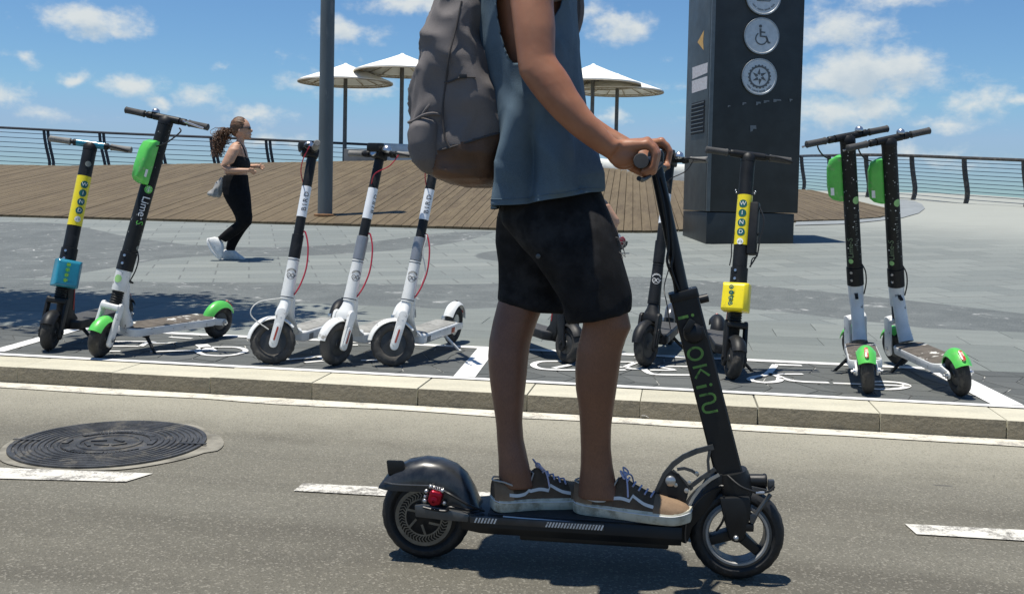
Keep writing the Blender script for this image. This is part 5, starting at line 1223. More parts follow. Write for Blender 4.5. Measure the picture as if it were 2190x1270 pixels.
for u, v, r_ in ((1445, 1036, .005), (1468, 1048, .006), (1490, 1011, .005), (1474, 1031, .005)): mp(MB().lathe([(r_, 0), (r_, .004), (.001, .005)], S(u, v, -.039), (0, -1, 0), 10), 'bolt', MSIL)
mp(MB().prism([((S(u, v, 0)).x, (S(u, v, 0)).z) for u, v in ((1440, 1150), (1440, 1110), (1462, 1080), (1490, 1060), (1520, 1010), (1545, 1005), (1548, 1030), (1510, 1085), (1480, 1120), (1470, 1152))], -.032, .032), 'neck', MBLK, bevel=.008)
# headset shroud, fork, lamp, fender
sh = [(1533, 1010, 1597, 1000), (1530, 1030, 1606, 1018), (1536, 1054, 1612, 1046), (1546, 1078, 1610, 1070), (1552, 1100, 1604, 1098)]
mp(MB().loft([[(S(a, b_) + S(c, d)) / 2 + (S(c, d) - S(a, b_)) / 2 * math.cos(t) + Vector((0, .045 * math.sin(t), 0)) for t in [2 * math.pi * i / 24 for i in range(24)]] for a, b_, c, d in sh]), 'headset_shroud', MBLK)
for sg in (-1, 1):
    q = [(1538, 1062), (1604, 1060), (1606, 1095), (1598, 1130), (1590, 1150), (1575, 1160), (1560, 1150), (1548, 1110)]
    mp(MB().prism([((S(u, v, -.05)).x, (S(u, v, -.05)).z) for u, v in q], sg * .040, sg * .060), 'fork_leg', MBLK, bevel=.008)
    mp(MB().ball(S(1574, 1150, -.062) * 1 if sg < 0 else Vector((S(1574, 1150, -.062).x, .062, S(1574, 1150, -.062).z)), .007, 10, 7), 'axle_nut', MSIL)
mp(MB().lathe([(.012, -.03), (.0165, -.02), (.0165, .022), (.0185, .028), (.016, .032), (.001, .030)], S(1612, 1027), (1, 0, .05), 20), 'headlamp', MBLK)
mp(MB().prism([((S(u, v, 0)).x, (S(u, v, 0)).z) for u, v in ((1604, 1034), (1640, 1042), (1632, 1048), (1606, 1050))], -.02, .02), 'lamp_bracket', MGREY, bevel=.002)
mp(fender(fc, .146, 98, 192, .070, .004, 16, .4), 'front_mudguard', MGLO); plate_bar([(1470, 1090), (1482, 1064), (1500, 1040), (1520, 1024), (1538, 1014)], .008, -.037, 'mudguard_stay', MSIL, None, .003)
mp(MB().tube(spline([S(1556, 1016, -.04), S(1585, 1040, -.06), S(1620, 1052, -.062), S(1645, 1050, -.05), S(1656, 1040, -.04)], 5), .003, 7), 'brake_hose', MBLK)
mp(MB().tube([S(1616, 1053, -.063), S(1634, 1053, -.058)], .0038, 8), 'hose_sleeve', MSIL)
fcl = mp(MB().tube([S(1648, 1056, -.045), S(1620, 1094, -.05), S(1608, 1118, -.05)], .006, 8), 'brake_arm', MGREY)
mp(MB().box(S(1602, 1126, -.05), (.022, .02, .02)), 'brake_caliper', MBLK, fcl, bevel=.004); mp(MB().box(S(1609, 1106, -.05), (.014, .016, .022)), 'brake_joint', MGREY, fcl, bevel=.003); mp(MB().box(S(1649, 1036, -.03), (.016, .016, .026)), 'cable_stop', MGREY, fcl, bevel=.003)
mp(MB().tube(spline([S(1548, 1060, -.055), S(1551, 1090, -.058), S(1545, 1115, -.058), S(1532, 1134, -.05)], 5), .003, 6), 'brake_hose', MBLK)
# handlebar
GE = S(1371, 344, -.275); GE2 = S(1402, 341, .275); HC = (GE + GE2) / 2; HC.x += .016
bar = mp(MB().tube(spline([GE + Vector((0, .02, 0)), Vector((GE.x + .006, -.16, GE.z)), Vector((HC.x, -.05, HC.z)), Vector((HC.x, .05, HC.z)), Vector((GE2.x + .006, .16, GE2.z)), Vector((GE2.x, .255, GE2.z))], 5), .0112, 12), 'handlebar', MBLK)
for sg in (-1, 1):
    gE = GE if sg < 0 else GE2; e1 = Vector((gE.x, sg * .275, gE.z)); e0 = Vector((gE.x + .005, sg * .165, gE.z))
    mp(MB().lathe([(.013, 0), (.017, .004), (.016, .05), (.016, .1), (.0178, .106), (.0165, .110), (.001, .1105)], e0, (e1 - e0), 22), 'grip', GRIPM, bar)
    mp(MB().tube(spline([Vector((HC.x + .012, sg * .10, HC.z - .012)), Vector((gE.x + .024, sg * .16, gE.z - .028)), Vector((gE.x + .006, sg * .225, gE.z - .042)), Vector((gE.x - .004, sg * .266, gE.z - .040))], 4), .0058, 8), 'brake_lever', MBLK, bar)
mp(MB().box(Vector((HC.x, 0, HC.z + .002)), (.04, .07, .04)), 'bar_clamp', MBLK, bar, bevel=.008)
# ------------------------------------------------------------------ the rider
SKIN = mat('tanned_skin', (.36, .162, .088), .48, var=.13, vscale=12, sub=.12, bump=.04, bscale=300, c2=(.29, .118, .060), c2amt=.42, c2scale=7, c2soft=.2, spec=.45)
def leg_shade(m):  # shade painted into the skin colour: darker down the legs, finely streaked
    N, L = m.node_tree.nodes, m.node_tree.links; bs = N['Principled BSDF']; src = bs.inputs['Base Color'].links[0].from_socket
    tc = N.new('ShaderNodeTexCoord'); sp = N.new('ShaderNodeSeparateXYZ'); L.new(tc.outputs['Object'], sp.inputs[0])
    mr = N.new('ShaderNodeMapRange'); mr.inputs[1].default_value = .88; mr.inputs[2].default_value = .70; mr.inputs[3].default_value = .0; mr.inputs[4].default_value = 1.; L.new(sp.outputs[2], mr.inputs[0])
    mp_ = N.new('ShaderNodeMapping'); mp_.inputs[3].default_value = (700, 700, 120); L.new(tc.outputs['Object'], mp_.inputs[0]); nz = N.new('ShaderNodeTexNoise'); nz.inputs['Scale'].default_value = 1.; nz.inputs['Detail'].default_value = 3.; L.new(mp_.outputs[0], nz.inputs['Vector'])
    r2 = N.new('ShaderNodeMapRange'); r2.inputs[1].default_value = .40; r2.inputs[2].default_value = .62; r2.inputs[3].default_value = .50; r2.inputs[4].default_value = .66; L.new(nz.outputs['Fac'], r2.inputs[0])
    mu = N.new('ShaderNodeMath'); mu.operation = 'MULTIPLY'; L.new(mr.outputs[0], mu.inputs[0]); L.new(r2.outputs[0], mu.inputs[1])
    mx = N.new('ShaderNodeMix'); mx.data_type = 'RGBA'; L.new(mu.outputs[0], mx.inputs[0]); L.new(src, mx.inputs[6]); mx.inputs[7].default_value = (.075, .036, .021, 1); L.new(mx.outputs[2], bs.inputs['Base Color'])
leg_shade(SKIN)
person = tag(empty('person', WR, RF), 'person in blue tank top and black denim shorts standing on the moving scooter', 'person')
def ring(L, R, y, dep, n=24, e=1.0, yL=None, yR=None):
    a, b_ = S(*L, y if yL is None else yL), S(*R, y if yR is None else yR); c = (a + b_) / 2; h = (b_ - a) / 2; out = []
    for i in range(n):
        t = 2 * math.pi * i / n; ct, st_ = math.cos(t), math.sin(t)
        out.append(c + h * math.copysign(abs(ct) ** e, ct) + Vector((0, dep * math.copysign(abs(st_) ** e, st_), 0)))
    return out
body = MB()
# legs: (left edge, right edge, y, half depth)
nleg = [((1150, 450), (1240, 445), -.07, .06), ((1170, 510), (1270, 505), -.078, .06), ((1205, 565), (1300, 555), -.082, .058), ((1232, 620), (1328, 612), -.082, .056), ((1246, 660), (1340, 652), -.081, .055), ((1246, 695), (1350, 700), -.078, .054),
        ((1240, 722), (1339, 724), -.074, .054), ((1233, 748), (1331, 750), -.070, .056), ((1229, 790), (1325, 790), -.066, .057), ((1230, 830), (1319, 830), -.062, .053), ((1236, 871), (1313, 871), -.056, .045), ((1240, 915), (1308, 915), -.050, .038), ((1242, 955), (1308, 955), -.046, .034), ((1241, 994), (1312, 994), -.042, .034), ((1238, 1031), (1318, 1031), -.040, .036), ((1236, 1062), (1330, 1066), -.040, .036)]
fleg = [((1110, 450), (1200, 450), .06, .06), ((1100, 510), (1192, 515), .062, .06), ((1092, 565), (1180, 578), .06, .056), ((1080, 612), (1168, 622), .055, .052), ((1064, 645), (1162, 650), .049, .053), ((1053, 687), (1147, 690), .040, .054), ((1046, 725), (1136, 728), .032, .055), ((1044, 760), (1131, 762), .024, .056), ((1048, 805), (1127, 806), .014, .053),
        ((1055, 855), (1121, 856), .002, .045), ((1060, 900), (1118, 900), -.008, .038), ((1063, 940), (1120, 940), -.016, .034), ((1066, 975), (1127, 974), -.022, .034), ((1066, 1005), (1134, 1003), -.026, .035), ((1066, 1040), (1142, 1042), -.026, .035)]
for lg in (nleg, fleg): body.loft([ring(*q) for q in lg])
torso = [((1105, 470), (1240, 460), 0, .11), ((1090, 400), (1262, 390), 0, .145), ((1085, 320), (1248, 310), 0, .145), ((1070, 220), (1238, 210), 0, .15), ((1056, 120), (1228, 110), 0, .16), ((1046, 30), (1222, 25), 0, .172), ((1040, -50), (1212, -50), 0, .185), ((1050, -100), (1205, -105), 0, .19), ((1080, -135), (1185, -140), 0, .16), ((1100, -160), (1172, -165), 0, .07), ((1105, -200), (1178, -205), 0, .058), ((1110, -235), (1190, -240), 0, .06)]
body.loft([ring(*q, n=32, e=.85) for q in torso])
hc = S(1160, -285); body.ball(hc, (.098, .077, .118), 20, 14); body.ball(hc + Vector((.03, 0, -.055)), (.062, .055, .07), 16, 10)
body.ball(hc + Vector((.098, 0, -.018)), (.016, .013, .022), 10, 8); body.ball(hc + Vector((.088, 0, .018)), (.02, .05, .012), 10, 6)
for sg in (-1, 1): body.ball(hc + Vector((-.005, .078 * sg, -.01)), (.02, .01, .03), 10, 8)
body.ball(hc + Vector((.09, 0, -.062)), (.012, .024, .007), 10, 6)
narm = [((1075, -120), (1175, -130), -.165, .06), ((1080, -70), (1184, -78), -.195, .058), ((1086, -20), (1184, -25), -.21, .054), ((1092, 20), (1184, 18), -.222, .052), ((1099, 65), (1188, 62), -.233, .049), ((1104, 105), (1188, 98), -.242, .045), ((1107, 135), (1188, 120), -.248, .043), ((1110, 160), (1196, 133), -.253, .042),
        ((1121, 178), (1209, 150), -.256, .043), ((1134, 197), (1222, 170), -.258, .044), ((1150, 217), (1236, 196), -.26, .043), ((1168, 236), (1248, 214), -.262, .041), ((1186, 254), (1260, 234), -.263, .038), ((1222, 286), (1284, 263), -.262, .034), ((1250, 307), (1303, 285), -.258, .030), ((1276, 325), (1318, 299), -.252, .028), ((1302, 340), (1330, 302), -.245, .029)]
body.loft([ring(*q) for q in narm])
farm = [((1085, -120), (1180, -130), .165, .06), ((1100, -60), (1195, -60), .20, .056), ((1115, 30), (1200, 20), .225, .05), ((1128, 120), (1195, 100), .245, .044), ((1142, 165), (1208, 140), .255, .042), ((1172, 212), (1232, 188), .26, .040), ((1215, 266), (1263, 242), .262, .036), ((1264, 300), (1306, 273), .26, .031), ((1298, 318), (1332, 288), .252, .028), ((1320, 330), (1350, 298), .245, .028)]
for i, q in enumerate(farm): pass
body.loft([ring(*q) for q in farm])
def hand(sg):
    gx, gz_ = (GE.x + .003, GE.z) if sg < 0 else (GE2.x + .003, GE2.z); c = lambda dx, dz, y: Vector((gx + dx, sg * y, gz_ + dz))
    W = c(-.075, .030, .245) if sg < 0 else c(-.078, .032, .245)
    for y, k in ((.246, .86), (.226, .96), (.2045, 1.02), (.183, .97)):
        mcp, pip, dip, tip = (.009 * k, .044 * k), (.033 * k, .019 * k), (.027 * k, -.016 * k), (.002 * k, -.028 * k)
        a = c(*mcp, y); body.tube([W.lerp(a, .12) + Vector((0, (sg * y - W.y) * .55, 0)), W.lerp(a, .6), a], [.017, .0155, .0125 * k], 10)
        body.tube([a, a.lerp(c(*pip, y), .5) + Vector((.004, 0, .003)), c(*pip, y)], [.0122 * k, .0108 * k, .0108 * k], 10); body.ball(a + Vector((.001, 0, .002)), .0132 * k, 10, 7); body.ball(c(*pip, y), .0115 * k, 10, 7)
        body.tube([c(*pip, y), c(*dip, y)], [.0106 * k, .0098 * k], 10); body.ball(c(*dip, y), .0102 * k, 10, 7); body.tube([c(*dip, y), c(*tip, y)], [.0098 * k, .0085 * k], 10); body.ball(c(*tip, y), .0086 * k, 8, 6)
    body.ball(c(-.045, .012, .235), (.036, .026, .027), 14, 9); body.ball(c(-.042, .004, .195), (.032, .024, .024), 14, 9)
    body.tube([c(-.05, .008, .188), c(-.022, -.012, .170), c(.004, -.026, .166), c(.028, -.022, .170)], [.015, .0125, .0112, .009], 10); body.ball(c(.028, -.022, .17), .0092, 8, 6)
hand(-1); hand(1)
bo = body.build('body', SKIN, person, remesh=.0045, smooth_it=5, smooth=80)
# muscle and bone relief
def relief(co, n):
    k = noise.noise(co * 9.0) * .0025; return co + n * k
displace(bo.data, relief)
HAIR = mat('dark_hair', (.035, .022, .014), .6, var=.3, vscale=60, bump=.6, bscale=200)
b = MB(); b.ball(hc + Vector((-.012, 0, .022)), (.102, .086, .108), 24, 16); b.ball(hc + Vector((-.05, 0, -.02)), (.062, .075, .08), 16, 12)
b.build('hair', HAIR, person, remesh=.006, smooth_it=2)
for sg in (-1, 1): MB().ball(hc + Vector((.087, .032 * sg, .004)), (.008, .011, .007), 10, 7).build('eye', mat('eye_white', (.7, .7, .68), .3), person)
# shorts
SHORT = mat('black_denim', (.012, .012, .013), .85, var=.4, vscale=18, bump=.5, bscale=700, c2=(.03, .03, .031), c2amt=.38, c2scale=9, c2soft=.12, spec=.2)
b = MB()
waist = [((1076, 432), (1284, 412), 0, .142), ((1084, 400), (1272, 385), 0, .130)]
b.loft([ring(*q, n=32, e=.85) for q in [((1216, 689), (1351, 664), -.086, .083), ((1204, 650), (1350, 632), -.086, .086), ((1172, 590), (1338, 575), -.083, .093), ((1120, 530), (1322, 515), -.072, .10), ((1076, 475), (1304, 460), -.05, .105)] + waist])
b.loft([ring(*q, n=32, e=.85) for q in [((1067, 641), (1212, 668), .068, .080), ((1069, 600), (1205, 628), .070, .085), ((1071, 560), (1215, 580), .072, .09), ((1064, 515), (1250, 530), .07, .095), ((1066, 472), (1288, 475), .05, .105)] + waist])
so = b.build('shorts', SHORT, person, remesh=.007, smooth_it=5, smooth=70)
def cloth_folds(amp, f1, f2, flow):
    def fn(co, n):
        q = Vector((co.x * flow[0], co.y * flow[1], co.z * flow[2])); w = Vector((noise.noise(co * 5), noise.noise(co * 5 + Vector((9, 0, 0))), 0)) * .35
        a = 1 - abs(noise.noise(q * f1 + w)) * 2; k = amp * (a * .6 + noise.noise(q * f2 + w) * .55); return co + n * k
    return fn
displace(so.data, cloth_folds(.0075, 7, 16, (1, 1, .8)))
THR = mat('frayed_thread', (.10, .10, .10), .9)
for k in range(7):
    a = S(1318 + random.uniform(-3, 3) + k * .6, 505 + k * 6 + random.uniform(-4, 4), -.10); MB().tube([a, a + Vector((random.uniform(.006, .016), random.uniform(-.01, .0), random.uniform(-.014, .004))), a + Vector((random.uniform(.010, .024), -.01, random.uniform(-.035, -.008)))], .0011, 4).build('frayed_thread', THR, so)
MB().lathe([(.006, 0), (.006, .002), (.001, .003)], S(1151, 548, -.155), (0, -1, 0), 12).build('rivet', MGREY, so)
# tank top: a hanging tube with deep armholes
SHIRT = mat('faded_blue_cotton', (.092, .136, .172), .9, var=.14, vscale=14, bump=.35, bscale=900, c2=(.115, .165, .205), c2amt=.40, c2scale=7, c2soft=.15, spec=.2, fine=.12, fscale=500)
rows = [((1056, 448), (1293, 408), 0, .178), ((1058, 432), (1293, 398), 0, .178), ((1062, 400), (1292, 370), 0, .178), ((1066, 350), (1278, 335), 0, .178), ((1064, 300), (1262, 290), 0, .180), ((1060, 250), (1254, 240), 0, .182), ((1052, 200), (1248, 190), 0, .182), ((1042, 150), (1243, 140), 0, .182), ((1034, 100), (1239, 95), 0, .184), ((1030, 50), (1234, 45), 0, .188), ((1028, 0), (1230, -5), 0, .192), ((1026, -50), (1224, -55), 0, .196), ((1036, -95), (1214, -100), 0, .196), ((1062, -128), (1196, -135), 0, .15), ((1085, -146), (1184, -152), 0, .10)]
NR = 208; rr2 = []
for (a, b_) in zip(rows, rows[1:]):
    for k in range(11):
        t = k / 11; mixp = lambda p_, q_: (p_[0] + (q_[0] - p_[0]) * t, p_[1] + (q_[1] - p_[1]) * t)
        rr2.append(ring(mixp(a[0], b_[0]), mixp(a[1], b_[1]), 0, a[3] + (b_[3] - a[3]) * t, n=NR, e=.82))
nrow2 = len(rr2); b = MB(); vs = [q for r_ in rr2 for q in r_]; fs = []
def in_armhole(c):
    # opening on both sides, deep and narrow towards the ribs
    z0_ = S(1100, 138, -.17).z; f = (c.z - z0_) / .36
    if abs(c.y) < .085 or f < 0: return False
    xm = S(1112, 100, -.17).x + .045 * min(f, 1); hw = .072 * math.sqrt(min(1, max(f, 0) * 2.6)); return abs(c.x - xm) < hw
for i in range(nrow2 - 1):
    for j in range(NR):
        f = (i * NR + j, i * NR + (j + 1) % NR, (i + 1) * NR + (j + 1) % NR, (i + 1) * NR + j)
        if in_armhole(sum((vs[k] for k in f), Vector()) / 4): continue
        fs.append(f)
ecount = {}
for f in fs:
    for a_, b_ in zip(f, f[1:] + f[:1]): k_ = (min(a_, b_), max(a_, b_)); ecount[k_] = ecount.get(k_, 0) + 1
zA = S(1100, 138, -.17).z
for k_ in {i_ for e_, n_ in ecount.items() if n_ == 1 for i_ in e_}:
    q_ = vs[k_]; f_ = (q_.z - zA) / .36
    if abs(q_.y) > .085 and .01 < f_ < 1.05:
        xm = S(1112, 100, -.17).x + .045 * min(f_, 1); hw_ = .072 * math.sqrt(min(1, max(f_, 0) * 2.6)); vs[k_] = Vector((xm + math.copysign(hw_, q_.x - xm), q_.y, q_.z)) if abs(abs(q_.x - xm) - hw_) < .02 else q_
b.add(vs, fs); so2 = b.build('tank_top', SHIRT, person, smooth=80)
zs0 = S(1100, 440, -.17).z; zs1 = S(1100, 140, -.17).z
def seg_d(co, a, b_):
    """signed distance in the side plane from a slanting line, and how far along it"""
    d = Vector((b_.x - a.x, b_.z - a.z)); t = ((co.x - a.x) * d.x + (co.z - a.z) * d.y) / d.length_squared; n = Vector((d.y, -d.x)).normalized(); return (co.x - a.x) * n.x + (co.z - a.z) * n.y, t
FOLDS = [((1112, 165), (1082, 450), .021, .042), ((1146, 190), (1128, 450), .017, -.032), ((1186, 260), (1196, 410), .020, .018), ((1222, 220), (1246, 405), .016, -.015), ((1250, 250), (1282, 400), .014, .012), ((1066, 200), (1062, 450), .012, -.008), ((1160, 150), (1225, 330), .013, .007), ((1206, 60), (1228, 220), .014, -.006)]
FOLDS = [(S(*a_, -.17), S(*b_, -.17), w_, k_) for a_, b_, w_, k_ in FOLDS]
def smooth01(x): x = max(0., min(1., x)); return x * x * (3 - 2 * x)
def shirt_fold(co, n):
    wy = smooth01((-.04 - co.y) / .06); far = smooth01((co.y - .04) / .06); k = .0035 * noise.noise(co * 7) + .0066 * (1 - 2.2 * abs(noise.noise(Vector((co.x * 15 + co.z * 5, co.y * 13, co.z * 5 - co.x * 4)) + Vector((noise.noise(co * 9), 0, 0)) * .5))) * (wy + far)
    for a_, b_, w_, kk in FOLDS:
        d, t = seg_d(co, a_, b_); k += kk * math.exp(-(d / w_) ** 2) * smooth01(t * 1.7) * smooth01((1.12 - t) * 6) * (wy + .6 * far)
    return co + n * k
displace(so2.data, shirt_fold)
md = so2.modifiers.new('thickness', 'SOLIDIFY'); md.thickness = .003; md.offset = 0
hv = [so2.data.vertices[9 * NR + j] for j in range(NR)]
MB().tube([q_.co + q_.normal * .0022 for q_ in hv], .0011, 5, closed=True).build('hem_stitch', SHIRT, so2)
# shoes
SUEDE = mat('brown_suede', (.235, .16, .10), .9, var=.2, vscale=18, bump=.4, bscale=800, spec=.2); CANV = mat('dark_brown_canvas', (.12, .085, .056), .92, var=.2, vscale=20, bump=.5, bscale=900, spec=.2); SOLE = mat('dirty_cream_rubber', (.52, .50, .40), .7, var=.15, vscale=20, c2=(.28, .26, .19), c2amt=.40, c2scale=24, c2soft=.1); LACE = mat('pale_lilac_lace', (.42, .42, .55), .85); STRIPE = mat('white_leather_stripe', (.60, .62, .62), .6); LINER = mat('shoe_liner', (.42, .40, .36), .9)
def shoe(base, ang, L=.292, mirror=1):
    o = empty('shoe', base, Matrix.Rotation(ang, 3, 'Z'), person); o.parent = person; o.matrix_world = Matrix.Identity(4); o.location = base; o.rotation_euler = (0, 0, ang)
    def hw(f): return lerp_tab([(0, .020), (.03, .029), (.12, .034), (.3, .033), (.45, .035), (.62, .043), (.75, .046), (.88, .040), (.95, .030), (1, .016)], f)
    def mid(f): return mirror * lerp_tab([(0, 0), (.4, -.002), (.75, .004), (1, -.004)], f)
    def outl(k, z, n=40):
        fsx = [(1 - math.cos(math.pi * i / n)) / 2 for i in range(n + 1)]
        return [Vector((L * f, mid(f) + hw(f) * k, z(f))) for f in fsx] + [Vector((L * f, mid(f) - hw(f) * k, z(f))) for f in fsx[::-1]]
    spring = lambda f: .010 * max(0, (f - .8) / .2) ** 2 + .004 * max(0, (.08 - f) / .08) ** 2
    b = MB(); b.loft([outl(.92, lambda f: spring(f)), outl(1.0, lambda f: spring(f) + .005), outl(1.04, lambda f: spring(f) + .020), outl(1.02, lambda f: spring(f) + lerp_tab([(0, .031), (.5, .026), (.85, .026), (1, .029)], f)), outl(.95, lambda f: spring(f) + .031)])
    sl = b.build('sole', SOLE, o, smooth=50); 
    b = MB(); b.tube([q + Vector((0, 0, 0)) for q in outl(1.045, lambda f: spring(f) + lerp_tab([(0, .027), (.5, .022), (1, .024)], f))], .0014, 5, closed=True); b.build('foxing_line', STRIPE, o)
    rings = []; top = lambda f: lerp_tab([(0, .078), (.05, .080), (.12, .072), (.2, .062), (.28, .060), (.345, .075), (.38, .098), (.42, .104), (.5, .088), (.62, .070), (.75, .059), (.88, .053), (.95, .046), (1, .034)], f)
    for i in range(41):
        f = .006 + .988 * i / 40; w = hw(f) * .98; h = top(f); z0_ = spring(f) + .024; rg = []
        for k in range(15):
            a = math.pi * k / 14; cy, sy = math.cos(a), math.sin(a); tw = lerp_tab([(0, .95), (.3, .80), (.42, .52), (.6, .66), (.8, .88), (1, .9)], f)
            rg.append(Vector((L * f, mid(f) + w * cy * (1 - (1 - tw) * sy ** 1.5), z0_ + (h - z0_) * sy ** .8)))
        rings.append(rg)
    up = MB().loft(rings, cap=True).build('upper', CANV, o, smooth=60)
    # suede toe cap and heel counter laid over the canvas
    for nm, r0, r1 in (('toe_cap', 28, 41), ('heel_counter', 0, 8)):
        c_ = [[q + Vector((.0, (q.y - mid(.5)) * .02, .0016)) for q in rg] for rg in rings[r0:r1]]
        if nm == 'heel_counter': c_ = [[Vector((q.x - .0012, q.y * 1.03, q.z)) for q in rg] for rg in rings[r0:r1]]; c_ = [[q for q in rg] for rg in c_]
        MB().loft(c_, cap=False).build(nm, SUEDE, o, smooth=60)
    b = MB(); rim = [Vector((L * f, mid(f) + s_ * hw(f) * .98 * lerp_tab([(0, .3), (.03, .72), (.1, .86), (.25, .80), (.36, .60), (.40, .2)], f), top(f) + .001)) for s_, fl in ((1, (.0, .03, .08, .14, .2, .26, .31, .345, .37)), (-1, (.37, .345, .31, .26, .2, .14, .08, .03, .0))) for f in fl]
    b.tube(rim, .0022, 6, closed=True).build('collar', LINER, o)
    for s_ in (1, -1):
        pth = [(.13, .50), (.22, .52), (.30, .64), (.37, .80), (.43, .84), (.52, .70), (.62, .56), (.70, .52)]
        pts = spline([(f, h, 0) for f, h in pth], 4); q = []
        for p_ in pts:
            f, hh = p_.x, p_.y; w = hw(f) * .98; tw = lerp_tab([(0, .95), (.3, .80), (.42, .52), (.6, .66), (.8, .88), (1, .9)], f); h = top(f); z0_ = spring(f) + .024; hh = hh * min(1, (.060 - z0_) / (h - z0_) if f > .33 else 1) if f > .33 and f < .5 else hh * .9
            sy = min(1, max(0, hh)) ** (1 / .8); cy = math.sqrt(max(0, 1 - sy * sy)); q.append(Vector((L * f, mid(f) + s_ * (w * cy * (1 - (1 - tw) * sy ** 1.5) + .0012), z0_ + (h - z0_) * hh)))
        vs = []
        for q_ in q: vs += [q_ + Vector((0, 0, .0042)), q_ + Vector((0, s_ * .0012, -.0042))]
        MB().add(vs, [(2 * i, 2 * i + 1, 2 * i + 3, 2 * i + 2) for i in range(len(q) - 1)]).build('side_stripe', STRIPE, o, smooth=60)
    for k in range(5):
        f = .46 + .052 * k; z = top(f) + .0035; w = .017 + .002 * k; MB().tube([Vector((L * f, mid(f) - w, z - .006)), Vector((L * (f + .012), mid(f), z + .001)), Vector((L * f, mid(f) + w, z - .006))], .0026, 6).build('lace', LACE, o)
    k0 = Vector((L * .43, mid(.43), top(.43) + .006)); MB().ball(k0, (.008, .009, .007), 10, 7).build('lace_knot', LACE, o)
    for s_ in (1, -1):
        MB().tube(spline([k0, k0 + Vector((-.008, s_ * .018, .012)), k0 + Vector((.002, s_ * .032, .0)), k0 + Vector((.004, s_ * .02, -.006)), k0], 4), .0022, 6).build('lace_bow', LACE, o)
        MB().tube(spline([k0, k0 + Vector((.012, s_ * .030, -.010)), k0 + Vector((.018, s_ * .044, -.045))], 4), .0022, 6).build('lace_end', LACE, o)
    return o
def deck_pt(u, v, z):
    q = G(u, v, z) - WR; return Vector((q.dot(EX), q.dot(EY), z))
zt = DT + .0035
h1, t1_ = deck_pt(1222, 1099, zt), deck_pt(1448, 1126, zt)
ang1 = math.atan2(t1_.y - h1.y, t1_.x - h1.x); nv = Vector((-math.sin(ang1), math.cos(ang1), 0)); s1 = shoe(h1 + nv * .036, ang1, max(.27, min(.30, (t1_ - h1).length + .03)), 1)
h2 = deck_pt(1070, 1099, zt); ang2 = rad(24); nv = Vector((-math.sin(ang2), math.cos(ang2), 0)); s2 = shoe(h2 + nv * .034 - Vector((.012, 0, 0)), ang2, .285, -1)
# backpack
PACK = mat('grey_pack_cloth', (.150, .137, .133), .88, var=.14, vscale=10, bump=.35, bscale=700, spec=.25, fine=.15, fscale=600); LEAT = mat('brown_leather_base', (.115, .060, .033), .62, var=.25, vscale=10, bump=.35, bscale=220, c2=(.20, .10, .055), c2amt=.36, c2scale=6, c2soft=.12)
pack = tag(empty('backpack', WR, RF), 'grey backpack with brown leather base worn on the rider\'s back', 'backpack')
prow = [((1000, -75), (1040, -80), .09), ((978, -60), (1044, -62), .115), ((962, -30), (1042, -30), .132), ((948, 10), (1041, 8), .142), ((935, 50), (1044, 45), .150), ((922, 95), (1050, 85), .155), ((912, 140), (1060, 130), .158), ((903, 190), (1072, 175), .160), ((897, 240), (1086, 225), .162), ((894, 285), (1090, 268), .163), ((896, 320), (1088, 305), .162), ((906, 348), (1084, 335), .158), ((925, 368), (1078, 362), .150), ((950, 384), (1066, 382), .135), ((978, 395), (1050, 395), .105), ((1000, 402), (1036, 402), .06)]
NP = 104; rp = []
for (a, b_) in zip(prow, prow[1:]):
    for k in range(7):
        t = k / 7; mixp = lambda p_, q_: (p_[0] + (q_[0] - p_[0]) * t, p_[1] + (q_[1] - p_[1]) * t); rp.append(ring(mixp(a[0], b_[0]), mixp(a[1], b_[1]), 0, a[2] + (b_[2] - a[2]) * t, n=NP, e=.62))
rp.append(ring(prow[-1][0], prow[-1][1], 0, prow[-1][2], n=NP, e=.62))
def pack_fold(co):
    c = S(990, 200); d = Vector((co.x - c.x, co.y, 0)); d = d.normalized() if d.length > .01 else Vector((0, 0, 0))
    q = Vector((co.x * 7 + co.z * 4.5, co.y * 5, co.z * 6 - co.x * 3)); w = noise.noise(co * 6) * .7
    a = 1 - 2 * abs(noise.noise(q + Vector((w, 0, w)))); k = .017 * a + .007 * noise.noise(co * 18) + .0085 * (1 - 2.2 * abs(noise.noise(Vector((co.x * 15 + co.z * 7, co.y * 12, co.z * 12 - co.x * 9)) + Vector((3 + w, 1, 7))))); return co + d * k
rp = [[pack_fold(q) for q in r_] for r_ in rp]
pa, pb = S(940, 322, -.15), S(1072, 282, -.15)
def is_leather(c):
    zl = pa.z + (pb.z - pa.z) * (c.x - pa.x) / (pb.x - pa.x); return c.z < zl and c.x > pa.x - .004 + (pa.z - c.z) * -.25
vs = [q for r_ in rp for q in r_]; fa_, fb_ = [], []
for i in range(len(rp) - 1):
    for j in range(NP):
        f = (i * NP + j, i * NP + (j + 1) % NP, (i + 1) * NP + (j + 1) % NP, (i + 1) * NP + j); c = sum((vs[k] for k in f), Vector()) / 4
        (fb_ if is_leather(c) else fa_).append(f)
n = len(rp); fa_.append(tuple(range(NP))); fb_.append(tuple(range((n - 1) * NP, n * NP)))
MB().add(vs, fa_).build('bag', PACK, pack, smooth=80); MB().add(vs, fb_).build('leather_base', LEAT, pack, smooth=80)
def on_pack(u, v, lift=.002):
    """near surface of the bag behind photo position (u, v)"""
    y = -.158; q = S(u, v, y)
    best = min((w for w in vs if w.y < -.02), key=lambda w: (w.x - q.x) ** 2 + (w.z - q.z) ** 2); return Vector((q.x, best.y - lift, q.z))
seam = mat('pack_seam', (.06, .055, .054), .9)
